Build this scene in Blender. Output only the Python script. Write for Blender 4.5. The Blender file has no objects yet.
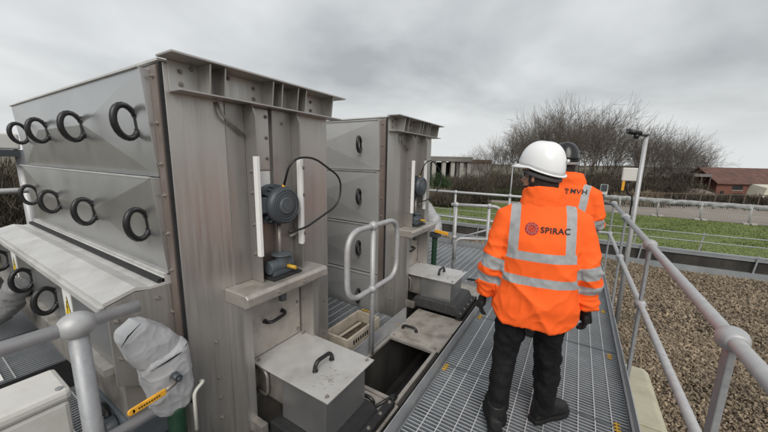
import bpy, bmesh, math, random
import numpy as np
from mathutils import Vector, Matrix, noise
from mathutils.bvhtree import BVHTree
R = math.radians
random.seed(7); np.random.seed(7)
S = bpy.context.scene
COL = S.collection

# ------------------------------------------------------------------ camera
f_px, W0 = 312.0, 768.0
Yv = Vector((196, -51, f_px)).normalized()
Xv = -Vector((-515, -66, f_px)); Xv = (Xv - Yv * Xv.dot(Yv)).normalized()
Zv = Xv.cross(Yv)                                       # rows: world axes in camera (right, down, forward)
cam = bpy.data.cameras.new('camera'); cam_o = bpy.data.objects.new('camera', cam); COL.objects.link(cam_o)
rt = Vector((Xv.x, Yv.x, Zv.x)); dn = Vector((Xv.y, Yv.y, Zv.y)); fw = Vector((Xv.z, Yv.z, Zv.z))
CAMZ = 1.7
cam_o.matrix_world = Matrix(((rt.x, -dn.x, -fw.x, 0), (rt.y, -dn.y, -fw.y, 0), (rt.z, -dn.z, -fw.z, CAMZ), (0, 0, 0, 1)))
cam.sensor_width = 36; cam.lens = 36 * f_px / W0; cam.clip_start = .02; cam.clip_end = 3000
S.camera = cam_o

# ------------------------------------------------------------------ world: overcast sky
SUN_EL, SUN_AZ = R(42), R(150)                          # azimuth clockwise from +Y
w = bpy.data.worlds.new('World'); S.world = w; w.use_nodes = True
nt = w.node_tree; N = nt.nodes; L = nt.links
for n in list(N): N.remove(n)
out = N.new('ShaderNodeOutputWorld'); bg = N.new('ShaderNodeBackground'); bg.inputs['Strength'].default_value = .1
sky = N.new('ShaderNodeTexSky'); sky.sky_type = 'NISHITA'; sky.sun_disc = False
sky.sun_elevation = SUN_EL; sky.sun_rotation = SUN_AZ; sky.air_density = 1.5; sky.dust_density = 4
tc = N.new('ShaderNodeTexCoord')
sep = N.new('ShaderNodeSeparateXYZ'); L.new(tc.outputs['Generated'], sep.inputs[0])
# project the dome on a flat cloud deck so clouds shrink towards the horizon
zc = N.new('ShaderNodeMath'); zc.operation = 'MAXIMUM'; L.new(sep.outputs['Z'], zc.inputs[0]); zc.inputs[1].default_value = 0
za = N.new('ShaderNodeMath'); za.operation = 'ADD'; L.new(zc.outputs[0], za.inputs[0]); za.inputs[1].default_value = .24
dx = N.new('ShaderNodeMath'); dx.operation = 'DIVIDE'; L.new(sep.outputs['X'], dx.inputs[0]); L.new(za.outputs[0], dx.inputs[1])
dy = N.new('ShaderNodeMath'); dy.operation = 'DIVIDE'; L.new(sep.outputs['Y'], dy.inputs[0]); L.new(za.outputs[0], dy.inputs[1])
cmb = N.new('ShaderNodeCombineXYZ'); L.new(dx.outputs[0], cmb.inputs[0]); L.new(dy.outputs[0], cmb.inputs[1])
n1 = N.new('ShaderNodeTexNoise'); n1.inputs['Scale'].default_value = .95; n1.inputs['Detail'].default_value = 5
n1.inputs['Roughness'].default_value = .48; n1.inputs['Distortion'].default_value = .25; L.new(cmb.outputs[0], n1.inputs['Vector'])
cr = N.new('ShaderNodeValToRGB'); L.new(n1.outputs['Fac'], cr.inputs[0])
e = cr.color_ramp.elements; e[0].position = .36; e[0].color = (.285, .298, .31, 1); e[1].position = .64; e[1].color = (.53, .545, .55, 1)
hz = N.new('ShaderNodeValToRGB'); L.new(sep.outputs['Z'], hz.inputs[0])
e = hz.color_ramp.elements; e[0].position = 0; e[0].color = (1, 1, 1, 1); e[1].position = .22; e[1].color = (0, 0, 0, 1)
mxh = N.new('ShaderNodeMixRGB'); L.new(hz.outputs['Color'], mxh.inputs['Fac']); L.new(cr.outputs['Color'], mxh.inputs['Color1'])
mxh.inputs['Color2'].default_value = (.53, .548, .55, 1)
sc = N.new('ShaderNodeVectorMath'); sc.operation = 'SCALE'; L.new(mxh.outputs['Color'], sc.inputs[0]); sc.inputs['Scale'].default_value = 10.2
mx = N.new('ShaderNodeMixRGB'); mx.inputs['Fac'].default_value = .94
L.new(sky.outputs['Color'], mx.inputs['Color1']); L.new(sc.outputs['Vector'], mx.inputs['Color2'])
L.new(mx.outputs['Color'], bg.inputs['Color']); L.new(bg.outputs['Background'], out.inputs['Surface'])

sun = bpy.data.lights.new('sun', 'SUN'); sun.energy = 1.6; sun.angle = R(40); sun.color = (1, .96, .9)
sun_o = bpy.data.objects.new('sun', sun); COL.objects.link(sun_o)
sd = Vector((math.sin(SUN_AZ) * math.cos(SUN_EL), math.cos(SUN_AZ) * math.cos(SUN_EL), math.sin(SUN_EL)))
sun_o.rotation_euler = (-sd).to_track_quat('-Z', 'Y').to_euler(); sun_o.location = sd * 50
S.view_settings.view_transform = 'Standard'; S.view_settings.look = 'None'
S.view_settings.exposure = 0.55; S.view_settings.gamma = 1; S.view_settings.use_curve_mapping = False

# ------------------------------------------------------------------ helpers
def ray(u, v):
    c = Vector((u - 384, v - 216, f_px)); return Vector((Xv.dot(c), Yv.dot(c), Zv.dot(c)))
def column(u, dist):
    """ground position DIST metres away in the bearing of photo column u"""
    d = ray(u, 165); d.z = 0; d.normalize(); return d * dist
def by_depth(u, depth):
    """ground position in the bearing of photo column u, DEPTH metres ahead"""
    d = ray(u, 165); d.z = 0; return d * (depth / fw.dot(d))

MAT = {}
def material(name, color, rough=.6, metal=0., var=.0, scale=8., stretch=(1, 1, 1), bump=0., bscale=60., spec=.5, rvar=0., dirt=None, dirt_scale=3., dirt_amt=.5, island=0.):
    m = bpy.data.materials.new(name); m.use_nodes = True; t = m.node_tree; n = t.nodes; l = t.links
    b = n['Principled BSDF']; b.inputs['Base Color'].default_value = (*color, 1); b.inputs['Roughness'].default_value = rough
    b.inputs['Metallic'].default_value = metal; b.inputs['Specular IOR Level'].default_value = spec
    tcn = n.new('ShaderNodeTexCoord'); mp = n.new('ShaderNodeMapping'); mp.inputs['Scale'].default_value = stretch
    l.new(tcn.outputs['Object'], mp.inputs['Vector'])
    last = None
    if var or rvar or dirt:
        nz = n.new('ShaderNodeTexNoise'); nz.inputs['Scale'].default_value = scale; nz.inputs['Detail'].default_value = 6
        nz.inputs['Roughness'].default_value = .6; l.new(mp.outputs[0], nz.inputs['Vector'])
    if var:
        r = n.new('ShaderNodeValToRGB'); l.new(nz.outputs['Fac'], r.inputs[0]); e = r.color_ramp.elements
        e[0].position = .3; e[1].position = .7
        e[0].color = (*[max(0, c * (1 - var)) for c in color], 1); e[1].color = (*[min(1, c * (1 + var)) for c in color], 1)
        last = r.outputs['Color']
    if island:
        g = n.new('ShaderNodeNewGeometry'); hs = n.new('ShaderNodeHueSaturation')
        mr = n.new('ShaderNodeMapRange'); l.new(g.outputs['Random Per Island'], mr.inputs[0]); mr.inputs[3].default_value = 1 - island; mr.inputs[4].default_value = 1 + island
        l.new(mr.outputs[0], hs.inputs['Value'])
        if last: l.new(last, hs.inputs['Color'])
        else: hs.inputs['Color'].default_value = (*color, 1)
        last = hs.outputs['Color']
    if dirt:
        n2 = n.new('ShaderNodeTexNoise'); n2.inputs['Scale'].default_value = dirt_scale; n2.inputs['Detail'].default_value = 8; n2.inputs['Roughness'].default_value = .65
        l.new(mp.outputs[0], n2.inputs['Vector'])
        r2 = n.new('ShaderNodeMapRange'); l.new(n2.outputs['Fac'], r2.inputs[0]); r2.inputs[1].default_value = .48; r2.inputs[2].default_value = .72; r2.inputs[4].default_value = dirt_amt
        mm = n.new('ShaderNodeMixRGB'); l.new(r2.outputs[0], mm.inputs['Fac'])
        if last: l.new(last, mm.inputs['Color1'])
        else: mm.inputs['Color1'].default_value = (*color, 1)
        mm.inputs['Color2'].default_value = (*dirt, 1); last = mm.outputs['Color']
    if last: l.new(last, b.inputs['Base Color'])
    if rvar:
        r3 = n.new('ShaderNodeMapRange'); l.new(nz.outputs['Fac'], r3.inputs[0]); r3.inputs[1].default_value = .3; r3.inputs[2].default_value = .7
        r3.inputs[3].default_value = max(.03, rough - rvar); r3.inputs[4].default_value = min(1, rough + rvar); l.new(r3.outputs[0], b.inputs['Roughness'])
    if bump:
        n3 = n.new('ShaderNodeTexNoise'); n3.inputs['Scale'].default_value = bscale; n3.inputs['Detail'].default_value = 4; l.new(mp.outputs[0], n3.inputs['Vector'])
        bp = n.new('ShaderNodeBump'); bp.inputs['Strength'].default_value = bump; bp.inputs['Distance'].default_value = .01
        l.new(n3.outputs['Fac'], bp.inputs['Height']); l.new(bp.outputs[0], b.inputs['Normal'])
    MAT[name] = m; return m

M = MAT
material('steel_front', (.505, .488, .468), .40, .78, .06, 7, (6, 6, .3), .06, 150, rvar=.10, dirt=(.36, .335, .31), dirt_scale=2.6, dirt_amt=.5)
material('steel_channel_shaded', (.36, .345, .33), .4, .7, .12, 6, (5, 5, .3), .05, 130, rvar=.1, dirt=(.24, .215, .20), dirt_scale=3, dirt_amt=.5)  # darker than the front steel: shade on the plates put into the colour
material('steel_door_shaded', (.23, .235, .24), .35, .6, .1, 5, rvar=.06)  # dark colour paints the shade and dark reflections on the recessed doors
material('steel_side', (.53, .535, .54), .33, .86, .06, 3, (1, 1, 1), .0, 110, rvar=.05, dirt=(.38, .38, .38), dirt_scale=1.3, dirt_amt=.4)
material('steel_pale', (.62, .615, .60), .48, .45, .09, 6, (1, 1, 1), .03, 80, rvar=.08, dirt=(.34, .31, .27), dirt_scale=5, dirt_amt=.4)
material('steel_plate', (.47, .445, .41), .45, .6, .12, 9, (1, 1, 1), .05, 60, rvar=.1, dirt=(.27, .235, .19), dirt_scale=6, dirt_amt=.6)
material('steel_worn', (.44, .41, .37), .5, .4, .15, 9, (1, 1, 1), .06, 60, rvar=.1, dirt=(.15, .125, .095), dirt_scale=7, dirt_amt=.75)
material('steel_dirty', (.33, .305, .28), .5, .6, .2, 8, (1, 1, 1), .08, 50, dirt=(.11, .095, .08), dirt_scale=6, dirt_amt=.75)
material('steel_side_bright', (.46, .46, .455), .42, .4, .06, 3, dirt=(.40, .40, .39), dirt_scale=1.3, dirt_amt=.4)  # same steel as steel_side, brightness put into the material for the far panels
material('steel_brown', (.30, .245, .22), .45, .7, .2, 6, (1, 1, .4), .03, 70)
material('galvanised', (.31, .32, .335), .5, .35, .12, 30, (1, 1, 1), .05, 140, rvar=.1, dirt=(.36, .36, .36), dirt_scale=14, dirt_amt=.4)
material('galv_rail', (.42, .425, .435), .5, .3, .09, 25, (1, 1, 1), .06, 160, rvar=.1, dirt=(.42, .40, .39), dirt_scale=9, dirt_amt=.5)
material('grating_steel', (.20, .217, .235), .6, .3, .18, 9, (1, 1, 1), 0, rvar=.12, dirt=(.09, .092, .09), dirt_scale=4, dirt_amt=.6)  # bar colour darkened to paint the shade on the bar sides
material('lit_top_steel', (.50, .53, .56), .42, .5, .16, 6, (1, 1, 1), 0, rvar=.12, dirt=(.24, .25, .255), dirt_scale=3, dirt_amt=.7)  # paler steel: light on the bar tops put into the colour
material('rod_steel', (.62, .63, .64), .45, .45)
material('black_plastic', (.012, .012, .013), .38)
material('rubber', (.016, .016, .017), .7, 0, .3, 20, (1, 1, 1), .3, 60)
material('foam', (.045, .045, .047), .55, 0, .5, 60, (1, 1, 1), 1., 55)
material('motor_paint', (.075, .09, .102), .42, 0, .15, 12)
material('motor_dark', (.05, .058, .066), .45)
material('white_plastic', (.78, .78, .77), .45, 0, .05, 6)
material('enclosure_grey', (.60, .59, .56), .5, 0, .04, 8, (1, 1, 1), .05, 150, dirt=(.45, .43, .38), dirt_scale=7, dirt_amt=.5)
material('label_white', (.75, .75, .73), .5)
material('yellow', (.52, .31, .03), .5, 0, .12, 40)
material('sign_yellow', (.85, .6, .02), .45)
material('sign_black', (.01, .01, .01), .5)
material('lever_yellow', (.72, .36, .03), .45, 0, .2, 30)
material('lagging', (.40, .405, .42), .55, 0, .05, 8, (1, 1, 1), .12, 160, dirt=(.33, .33, .335), dirt_scale=4, dirt_amt=.4)
material('green_hose', (.008, .042, .020), .6, 0, .15, 40)
material('strap_white', (.6, .6, .55), .7)
material('wood_box', (.44, .39, .32), .8, 0, .18, 8, (1, 1, 1), .2, 40, dirt=(.2, .16, .11), dirt_scale=10, dirt_amt=.5)
material('galv_plate', (.43, .445, .46), .45, .45, .12, 8, (1, 1, 1), .04, 60, rvar=.1, dirt=(.30, .31, .32), dirt_scale=3, dirt_amt=.6)
material('concrete', (.36, .35, .32), .85, 0, .12, 3, (1, 1, 1), .2, 30, dirt=(.22, .21, .18), dirt_scale=2, dirt_amt=.6)
material('concrete_pad', (.42, .40, .30), .85, 0, .1, 6, (1, 1, 1), .2, 50, dirt=(.30, .28, .19), dirt_scale=5, dirt_amt=.6)
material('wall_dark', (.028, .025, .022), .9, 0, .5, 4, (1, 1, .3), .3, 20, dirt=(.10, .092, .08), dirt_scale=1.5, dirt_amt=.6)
material('coping', (.23, .245, .255), .7, 0, .15, 3, (1, 1, 1), .15, 20)
material('stones', (.235, .185, .13), .85, 0, .3, 1.6, (1, 1, 1), .3, 40, island=.45)
material('bed_soil', (.09, .068, .047), .95, 0, .4, 20, (1, 1, 1), .8, 40)
material('ground_soil', (.11, .095, .062), .95, 0, .35, .35, (1, 1, 1), .4, 4, dirt=(.055, .07, .028), dirt_scale=.16, dirt_amt=.9)
material('grass_base', (.125, .16, .045), .95, 0, .22, .5, (1, 1, 1), .4, 8, dirt=(.15, .155, .06), dirt_scale=.5, dirt_amt=.6)
material('grass_blades', (.125, .16, .045), .8, 0, .25, .5, (1, 1, 1), island=.14)
material('track', (.23, .195, .165), .95, 0, .12, .5, (1, 1, 1), .2, 5)
material('bark', (.125, .105, .087), .9, 0, .3, 2, island=.35)
material('bark_pale', (.17, .155, .14), .9, 0, .25, 2, island=.3)
material('scrub', (.062, .051, .036), .9, 0, .4, .5, island=.3)
material('scrub_green', (.045, .055, .022), .9, 0, .4, .5, island=.5)
material('scrub_tan', (.18, .14, .095), .9, 0, .3, .5, island=.4)
material('evergreen', (.03, .06, .018), .8, 0, .3, 1, island=.45)
material('brick', (.15, .062, .044), .9, 0, .2, 3)
material('roof_tile', (.115, .058, .045), .85, 0, .3, 1.5, (1, 1, 1), .3, 10, dirt=(.045, .032, .028), dirt_scale=.8, dirt_amt=.7)
material('dark_opening', (.012, .012, .013), .6)
material('cladding', (.5, .48, .40), .7, 0, .1, 1)
material('grey_shed', (.17, .16, .15), .7, 0, .2, .6)
material('rust_parapet', (.15, .085, .06), .9, 0, .25, 1)
material('mesh_pale', (.29, .295, .30), .8, 0, .35, 2.5, (1, 1, 2), .5, 12)
material('timber', (.10, .08, .06), .9, 0, .2, 4)
material('mesh_wire', (.42, .43, .43), .6, .2)
# clothing
material('orange', (1.0, .135, .022), .75, 0, .05, 5, (1, 1, 1), .10, 260, spec=.2)
material('black_cloth', (.006, .006, .007), .8, 0, .3, 10, (1, 1, 1), .15, 200, spec=.3)
material('black_glove', (.009, .009, .0095), .7, 0, .3, 40, (1, 1, 1), .4, 150)
material('boot_leather', (.012, .012, .012), .55, 0, .3, 12, (1, 1, 1), .25, 60)
material('boot_sole', (.006, .006, .006), .7)
material('skin', (.46, .26, .18), .55, 0, .08, 20, spec=.3)
material('lip', (.36, .15, .12), .5)
material('hair', (.012, .010, .009), .6, 0, .3, 60, (1, 1, 1), .6, 200)
material('helmet_white', (.80, .81, .82), .25, 0, .02, 5)
material('helmet_black', (.014, .014, .015), .25)
material('print_red', (.30, .015, .035), .7)
material('print_black', (.012, .010, .015), .7)
material('print_pale', (.85, .35, .2), .7)
material('marker_red', (.5, .02, .03), .5)
material('lens_clear', (.75, .8, .82), .1)
material('grey_harness', (.10, .10, .105), .6)
tape = (.36, .37, .38)
_b = M['lens_clear'].node_tree.nodes['Principled BSDF']; _b.inputs['Transmission Weight'].default_value = 1.0; _b.inputs['IOR'].default_value = 1.05
def tape_material():
    """orange cloth with sewn reflective tape where the mesh attribute 'tape' is positive"""
    m = M['orange'].copy(); m.name = 'orange_taped'; t = m.node_tree; n = t.nodes; l = t.links; b = n['Principled BSDF']
    src = b.inputs['Base Color'].links[0].from_socket
    a = n.new('ShaderNodeAttribute'); a.attribute_name = 'tape'
    g = n.new('ShaderNodeMath'); g.operation = 'GREATER_THAN'; g.inputs[1].default_value = 0; l.new(a.outputs['Fac'], g.inputs[0])
    tcn = n.new('ShaderNodeTexCoord'); nz = n.new('ShaderNodeTexNoise'); nz.inputs['Scale'].default_value = 30; l.new(tcn.outputs['Object'], nz.inputs['Vector'])
    r = n.new('ShaderNodeValToRGB'); l.new(nz.outputs['Fac'], r.inputs[0]); e = r.color_ramp.elements
    e[0].position = .3; e[1].position = .7; e[0].color = (.31, .32, .33, 1); e[1].color = (.385, .395, .405, 1)
    mx = n.new('ShaderNodeMixRGB'); l.new(g.outputs[0], mx.inputs['Fac']); l.new(src, mx.inputs['Color1']); l.new(r.outputs['Color'], mx.inputs['Color2'])
    l.new(mx.outputs['Color'], b.inputs['Base Color']); M['orange_taped'] = m
tape_material()

class MB:
    """collects faces of one part"""
    def __init__(s): s.v = []; s.f = []; s.sm = []
    def add(s, vs, fs, smooth=False):
        o = len(s.v); s.v += [tuple(p) for p in vs]
        s.f += [tuple(i + o for i in q) for q in fs]; s.sm += [smooth] * len(fs); return s
    def box(s, x0, x1, y0, y1, z0, z1):
        return s.hexa([(x0, y0, z0), (x1, y0, z0), (x1, y1, z0), (x0, y1, z0), (x0, y0, z1), (x1, y0, z1), (x1, y1, z1), (x0, y1, z1)])
    def hexa(s, p):
        return s.add(p, [(3, 2, 1, 0), (4, 5, 6, 7), (0, 1, 5, 4), (1, 2, 6, 5), (2, 3, 7, 6), (3, 0, 4, 7)])
    def obox(s, c, ax, ay, az):
        """box round C with half-axis vectors"""
        c, ax, ay, az = map(Vector, (c, ax, ay, az))
        return s.hexa([c - ax - ay - az, c + ax - ay - az, c + ax + ay - az, c - ax + ay - az, c - ax - ay + az, c + ax - ay + az, c + ax + ay + az, c - ax + ay + az])
    def prism(s, poly, axis, a, b):
        """extrude a 2d polygon (the two other axes in order) along AXIS from a to b"""
        def P(q, t): return {'x': (t, q[0], q[1]), 'y': (q[0], t, q[1]), 'z': (q[0], q[1], t)}[axis]
        n = len(poly); vs = [P(q, a) for q in poly] + [P(q, b) for q in poly]
        return s.add(vs, [tuple(range(n)), tuple(range(2 * n - 1, n - 1, -1))] + [(i, i + n, (i + 1) % n + n, (i + 1) % n) for i in range(n)])
    def tube(s, pts, r, n=12, cap=True, closed=False):
        pts = [Vector(p) for p in pts]; k = len(pts); rs = r if isinstance(r, (list, tuple)) else [r] * k
        T = []
        for i in range(k):
            a = pts[i - 1] if (i or closed) else pts[0]; b = pts[(i + 1) % k] if (i < k - 1 or closed) else pts[-1]
            T.append((b - a).normalized())
        ref = Vector((0, 0, 1)) if abs(T[0].z) < .9 else Vector((1, 0, 0))
        u = T[0].cross(ref).normalized(); vs = []
        for i in range(k):
            u = (u - T[i] * u.dot(T[i])).normalized(); w_ = T[i].cross(u)
            for j in range(n):
                a = 2 * math.pi * j / n; vs.append(pts[i] + (u * math.cos(a) + w_ * math.sin(a)) * rs[i])
        fs = [(i * n + j, i * n + (j + 1) % n, ((i + 1) % k) * n + (j + 1) % n, ((i + 1) % k) * n + j) for i in range(k if closed else k - 1) for j in range(n)]
        s.add(vs, fs, True)
        if cap and not closed:
            o = len(s.v) - k * n
            s.f += [tuple(o + j for j in range(n - 1, -1, -1)), tuple(o + (k - 1) * n + j for j in range(n))]; s.sm += [False, False]
        return s
    def cyl(s, a, b, r, r2=None, n=20): return s.tube([a, b], [r, r if r2 is None else r2], n)
    def ball(s, c, r, n=14, m=9, sq=(1, 1, 1)):
        c = Vector(c); vs = [c + Vector((0, 0, r * sq[2]))]
        for i in range(1, m):
            t = math.pi * i / m
            vs += [c + Vector((r * math.sin(t) * math.cos(2 * math.pi * j / n) * sq[0], r * math.sin(t) * math.sin(2 * math.pi * j / n) * sq[1], r * math.cos(t) * sq[2])) for j in range(n)]
        vs.append(c - Vector((0, 0, r * sq[2]))); e_ = len(vs) - 1
        fs = [(0, 1 + j, 1 + (j + 1) % n) for j in range(n)]
        for i in range(m - 2): fs += [(1 + i * n + j, 1 + (i + 1) * n + j, 1 + (i + 1) * n + (j + 1) % n, 1 + i * n + (j + 1) % n) for j in range(n)]
        fs += [(1 + (m - 2) * n + (j + 1) % n, 1 + (m - 2) * n + j, e_) for j in range(n)]
        return s.add(vs, fs, True)
    def loft(s, rings, cap=True):
        n = len(rings[0]); vs = [p for r_ in rings for p in r_]
        fs = [(i * n + j, i * n + (j + 1) % n, (i + 1) * n + (j + 1) % n, (i + 1) * n + j) for i in range(len(rings) - 1) for j in range(n)]
        s.add(vs, fs, True)
        if cap:
            o = len(s.v) - len(vs); k = len(rings)
            s.f += [tuple(o + j for j in range(n - 1, -1, -1)), tuple(o + (k - 1) * n + j for j in range(n))]; s.sm += [True, True]
        return s
    def mesh(s, name, mat, origin=(0, 0, 0), fix=True):
        me = bpy.data.meshes.new(name); o = Vector(origin)
        me.from_pydata([tuple(Vector(p) - o) for p in s.v], [], s.f)
        me.polygons.foreach_set('use_smooth', s.sm)
        if fix:
            b = bmesh.new(); b.from_mesh(me); bmesh.ops.recalc_face_normals(b, faces=b.faces); b.to_mesh(me); b.free()
        if mat: me.materials.append(M[mat] if isinstance(mat, str) else mat)
        me.update(); return me
    def build(s, name, mat, parent=None, origin=None, bevel=0, fix=True):
        """link as ONE mesh object; vertices are given in world coordinates"""
        po = wloc(parent) if parent else Vector((0, 0, 0)); og = Vector(origin) if origin is not None else po
        o = bpy.data.objects.new(name, s.mesh(name, mat, og, fix)); COL.objects.link(o)
        if parent: o.parent = parent
        o.location = og - po
        if bevel:
            bm_ = o.modifiers.new('bevel', 'BEVEL'); bm_.width = bevel; bm_.segments = 2; bm_.limit_method = 'ANGLE'; bm_.angle_limit = R(35)
            bm_.harden_normals = False
        return o
def wloc(o):
    p = Vector((0, 0, 0))
    while o: p = p + o.location; o = o.parent
    return p
def tag(o, label=None, cat=None, group=None, kind=None):
    if label: o['label'] = label
    if cat: o['category'] = cat
    if group: o['group'] = group
    if kind: o['kind'] = kind
    return o
def thing(name, loc, label, cat, group=None):
    o = bpy.data.objects.new(name, None); COL.objects.link(o); o.location = loc; o.empty_display_size = .2
    return tag(o, label, cat, group)
def np_object(name, V, F, mat, parent=None, smooth=False):
    """V (n,3), F (m,k) numpy arrays"""
    me = bpy.data.meshes.new(name); V = np.asarray(V, np.float32); F = np.asarray(F, np.int32); k = F.shape[1]
    me.vertices.add(len(V)); me.vertices.foreach_set('co', V.ravel())
    me.loops.add(F.size); me.loops.foreach_set('vertex_index', F.ravel())
    me.polygons.add(len(F)); me.polygons.foreach_set('loop_start', np.arange(0, F.size, k, dtype=np.int32)); me.polygons.foreach_set('loop_total', np.full(len(F), k, np.int32))
    me.polygons.foreach_set('use_smooth', np.full(len(F), smooth)); me.update(calc_edges=True); me.validate()
    me.materials.append(M[mat]); o = bpy.data.objects.new(name, me); COL.objects.link(o)
    if parent: o.parent = parent
    return o
def copy_part(o, parent, loc):
    c = o.copy(); COL.objects.link(c); c.parent = parent; c.location = loc; return c
def arc(c, r, a0, a1, n, e1, e2):
    c, e1, e2 = Vector(c), Vector(e1), Vector(e2)
    return [c + e1 * r * math.cos(a0 + (a1 - a0) * i / n) + e2 * r * math.sin(a0 + (a1 - a0) * i / n) for i in range(n + 1)]
def fillet(pts, rad, n=6):
    """polyline with rounded corners"""
    pts = [Vector(p) for p in pts]; o = [pts[0]]
    for i in range(1, len(pts) - 1):
        a, b, c = pts[i - 1], pts[i], pts[i + 1]; d1 = (a - b); d2 = (c - b); r_ = min(rad, d1.length * .49, d2.length * .49)
        p, q = b + d1.normalized() * r_, b + d2.normalized() * r_
        for k in range(n + 1):
            t = k / n; o.append(p * (1 - t) ** 2 + b * 2 * t * (1 - t) + q * t * t)
    return o + [pts[-1]]

GZ, BZ = -3.2, -.7          # ground level, filter bed level (walkway deck is z = 0)

# ================================================================== SETTING
g = MB(); n_ = 60
def gz(x, y):
    d = math.hypot(x, y); return GZ + (0 if d < 60 else min(1.5, (d - 60) * .01)) + .12 * noise.noise(Vector((x * .05, y * .05, 0)))
xs = sorted(set([-900, -600, -400, -250] + list(range(-160, 161, 8)) + [250, 400, 600, 900]))
gv = [(x, y, gz(x, y) - .15) for y in xs for x in xs]; k_ = len(xs)
g.add(gv, [(j * k_ + i, j * k_ + i + 1, (j + 1) * k_ + i + 1, (j + 1) * k_ + i) for j in range(k_ - 1) for i in range(k_ - 1)], True)
tag(g.build('ground', 'ground_soil'), kind='structure')
h = MB(); hv = []
for i in range(121):
    a = i * math.pi * 2 / 120
    hh = 1.5 + 2.5 * noise.noise(Vector((a * 3, 1.3, 0))) + 2 * noise.noise(Vector((a * 17, 5.3, 0)))
    for r_, z_ in ((520, -4), (560, max(-1, hh)), (640, max(-2, hh * .8))): hv.append((r_ * math.cos(a), r_ * math.sin(a), z_))
h.add(hv, [(3 * i + j, 3 * i + 3 + j, 3 * i + 4 + j, 3 * i + 1 + j) for i in range(120) for j in range(2)], True)
tag(h.build('hills', 'scrub'), kind='structure')

# grass strip, track
def strip(name, mat, y0, y1, z, x0=-60, x1=80, slope=.0):
    m = MB(); nx = 70
    vs = []
    for j in range(9):
        for i in range(nx + 1):
            x = x0 + (x1 - x0) * i / nx; y = y0 + (y1 - y0) * j / 8
            vs.append((x, y + slope * x, z + .06 * noise.noise(Vector((x * .3, y * .3, 0)))))
    m.add(vs, [(j * (nx + 1) + i, j * (nx + 1) + i + 1, (j + 1) * (nx + 1) + i + 1, (j + 1) * (nx + 1) + i) for j in range(8) for i in range(nx)], True)
    return tag(m.build(name, mat), kind='structure')
strip('lawn', 'grass_base', 10.6, 39.5, GZ + .12)
strip('track', 'track', 39.4, 57, GZ + .14)
# grass blades: 3-sided tufts
ng = 90000
gx = np.random.uniform(-16, 34, ng); gy = 12 + 27.3 * np.random.uniform(0, 1, ng) ** 1.0
ga = np.random.uniform(0, 6.283, ng); gh = np.random.uniform(.01, .05, ng) * (1 + 1.2 * (np.sin(gx * .7 + 2 * np.sin(gy * .31)) * np.sin(gy * .9 + 1) > .55)); gw = np.random.uniform(.03, .08, ng)
c = np.stack([gx, gy, np.full(ng, GZ + .1)], 1); dd = np.stack([np.cos(ga), np.sin(ga), 0 * ga], 1)
tip = c + np.stack([np.random.normal(0, .04, ng), np.random.normal(0, .04, ng), gh + .05], 1)
V = np.stack([c - dd * gw[:, None], c + dd * gw[:, None], tip], 1).reshape(-1, 3)
o = np_object('grass', V, np.arange(3 * ng).reshape(-1, 3), 'grass_blades'); tag(o, 'short green grass on the strip beyond the filter bed wall', 'grass', kind='stuff')

# filter bed: soil sheet and loose stones
m = MB(); m.box(-9, 12, -4, 9.9, BZ - .5, BZ - .03); tag(m.build('filter_bed', 'bed_soil'), kind='structure')
def stones(nst, x0, x1, y0, y1, s0, s1, keep):
    x = np.random.uniform(x0, x1, nst); y = np.random.uniform(y0, y1, nst); k = keep(x, y); x, y = x[k], y[k]; n = len(x)
    base = np.array([(1, 0, 0), (-1, 0, 0), (0, 1, 0), (0, -1, 0), (0, 0, 1), (0, 0, -1)], float)
    F0 = np.array([(0, 2, 4), (2, 1, 4), (1, 3, 4), (3, 0, 4), (2, 0, 5), (1, 2, 5), (3, 1, 5), (0, 3, 5)])
    s = np.random.uniform(s0, s1, n); sh = np.stack([np.random.uniform(.6, 1.5, n), np.random.uniform(.5, 1.1, n), np.random.uniform(.3, .8, n)], 1) * s[:, None]
    q = np.random.normal(size=(n, 4)); q[:, 1:3] *= .6; q /= np.linalg.norm(q, axis=1)[:, None]; w_, a, b, c_ = q.T
    Rm = np.stack([1 - 2 * (b * b + c_ * c_), 2 * (a * b - w_ * c_), 2 * (a * c_ + w_ * b), 2 * (a * b + w_ * c_), 1 - 2 * (a * a + c_ * c_), 2 * (b * c_ - w_ * a), 2 * (a * c_ - w_ * b), 2 * (b * c_ + w_ * a), 1 - 2 * (a * a + b * b)], 1).reshape(n, 3, 3)
    P = base[None] * sh[:, None, :] * np.random.uniform(.75, 1.2, (n, 6, 1)) + np.random.normal(0, .12, (n, 6, 3)) * s[:, None, None]
    P = np.einsum('nij,nkj->nki', Rm, P) + np.stack([x, y, BZ + np.random.uniform(-.03, .012, n) + .03 * np.sin(x * 2.1 + y) * np.sin(y * 1.7)], 1)[:, None]
    return P.reshape(-1, 3), (F0[None] + 6 * np.arange(n)[:, None, None]).reshape(-1, 3)
A = stones(95000, .52, 5, -.5, 6, .008, .023, lambda x, y: x < .6 + y * 1.0 + .8)
B = stones(75000, .45, 10, 4.5, 9.75, .011, .030, lambda x, y: x < 1.2 + y)
Cst = stones(5000, -4, .5, 6, 9.75, .02, .045, lambda x, y: x > -9)
V = np.concatenate([A[0], B[0], Cst[0]]); F = np.concatenate([A[1], B[1] + len(A[0]), Cst[1] + len(A[0]) + len(B[0])])
tag(np_object('filter_stones', V, F, 'stones'), 'loose brown filter bed stones beside the walkway', 'stones', kind='stuff')

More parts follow.
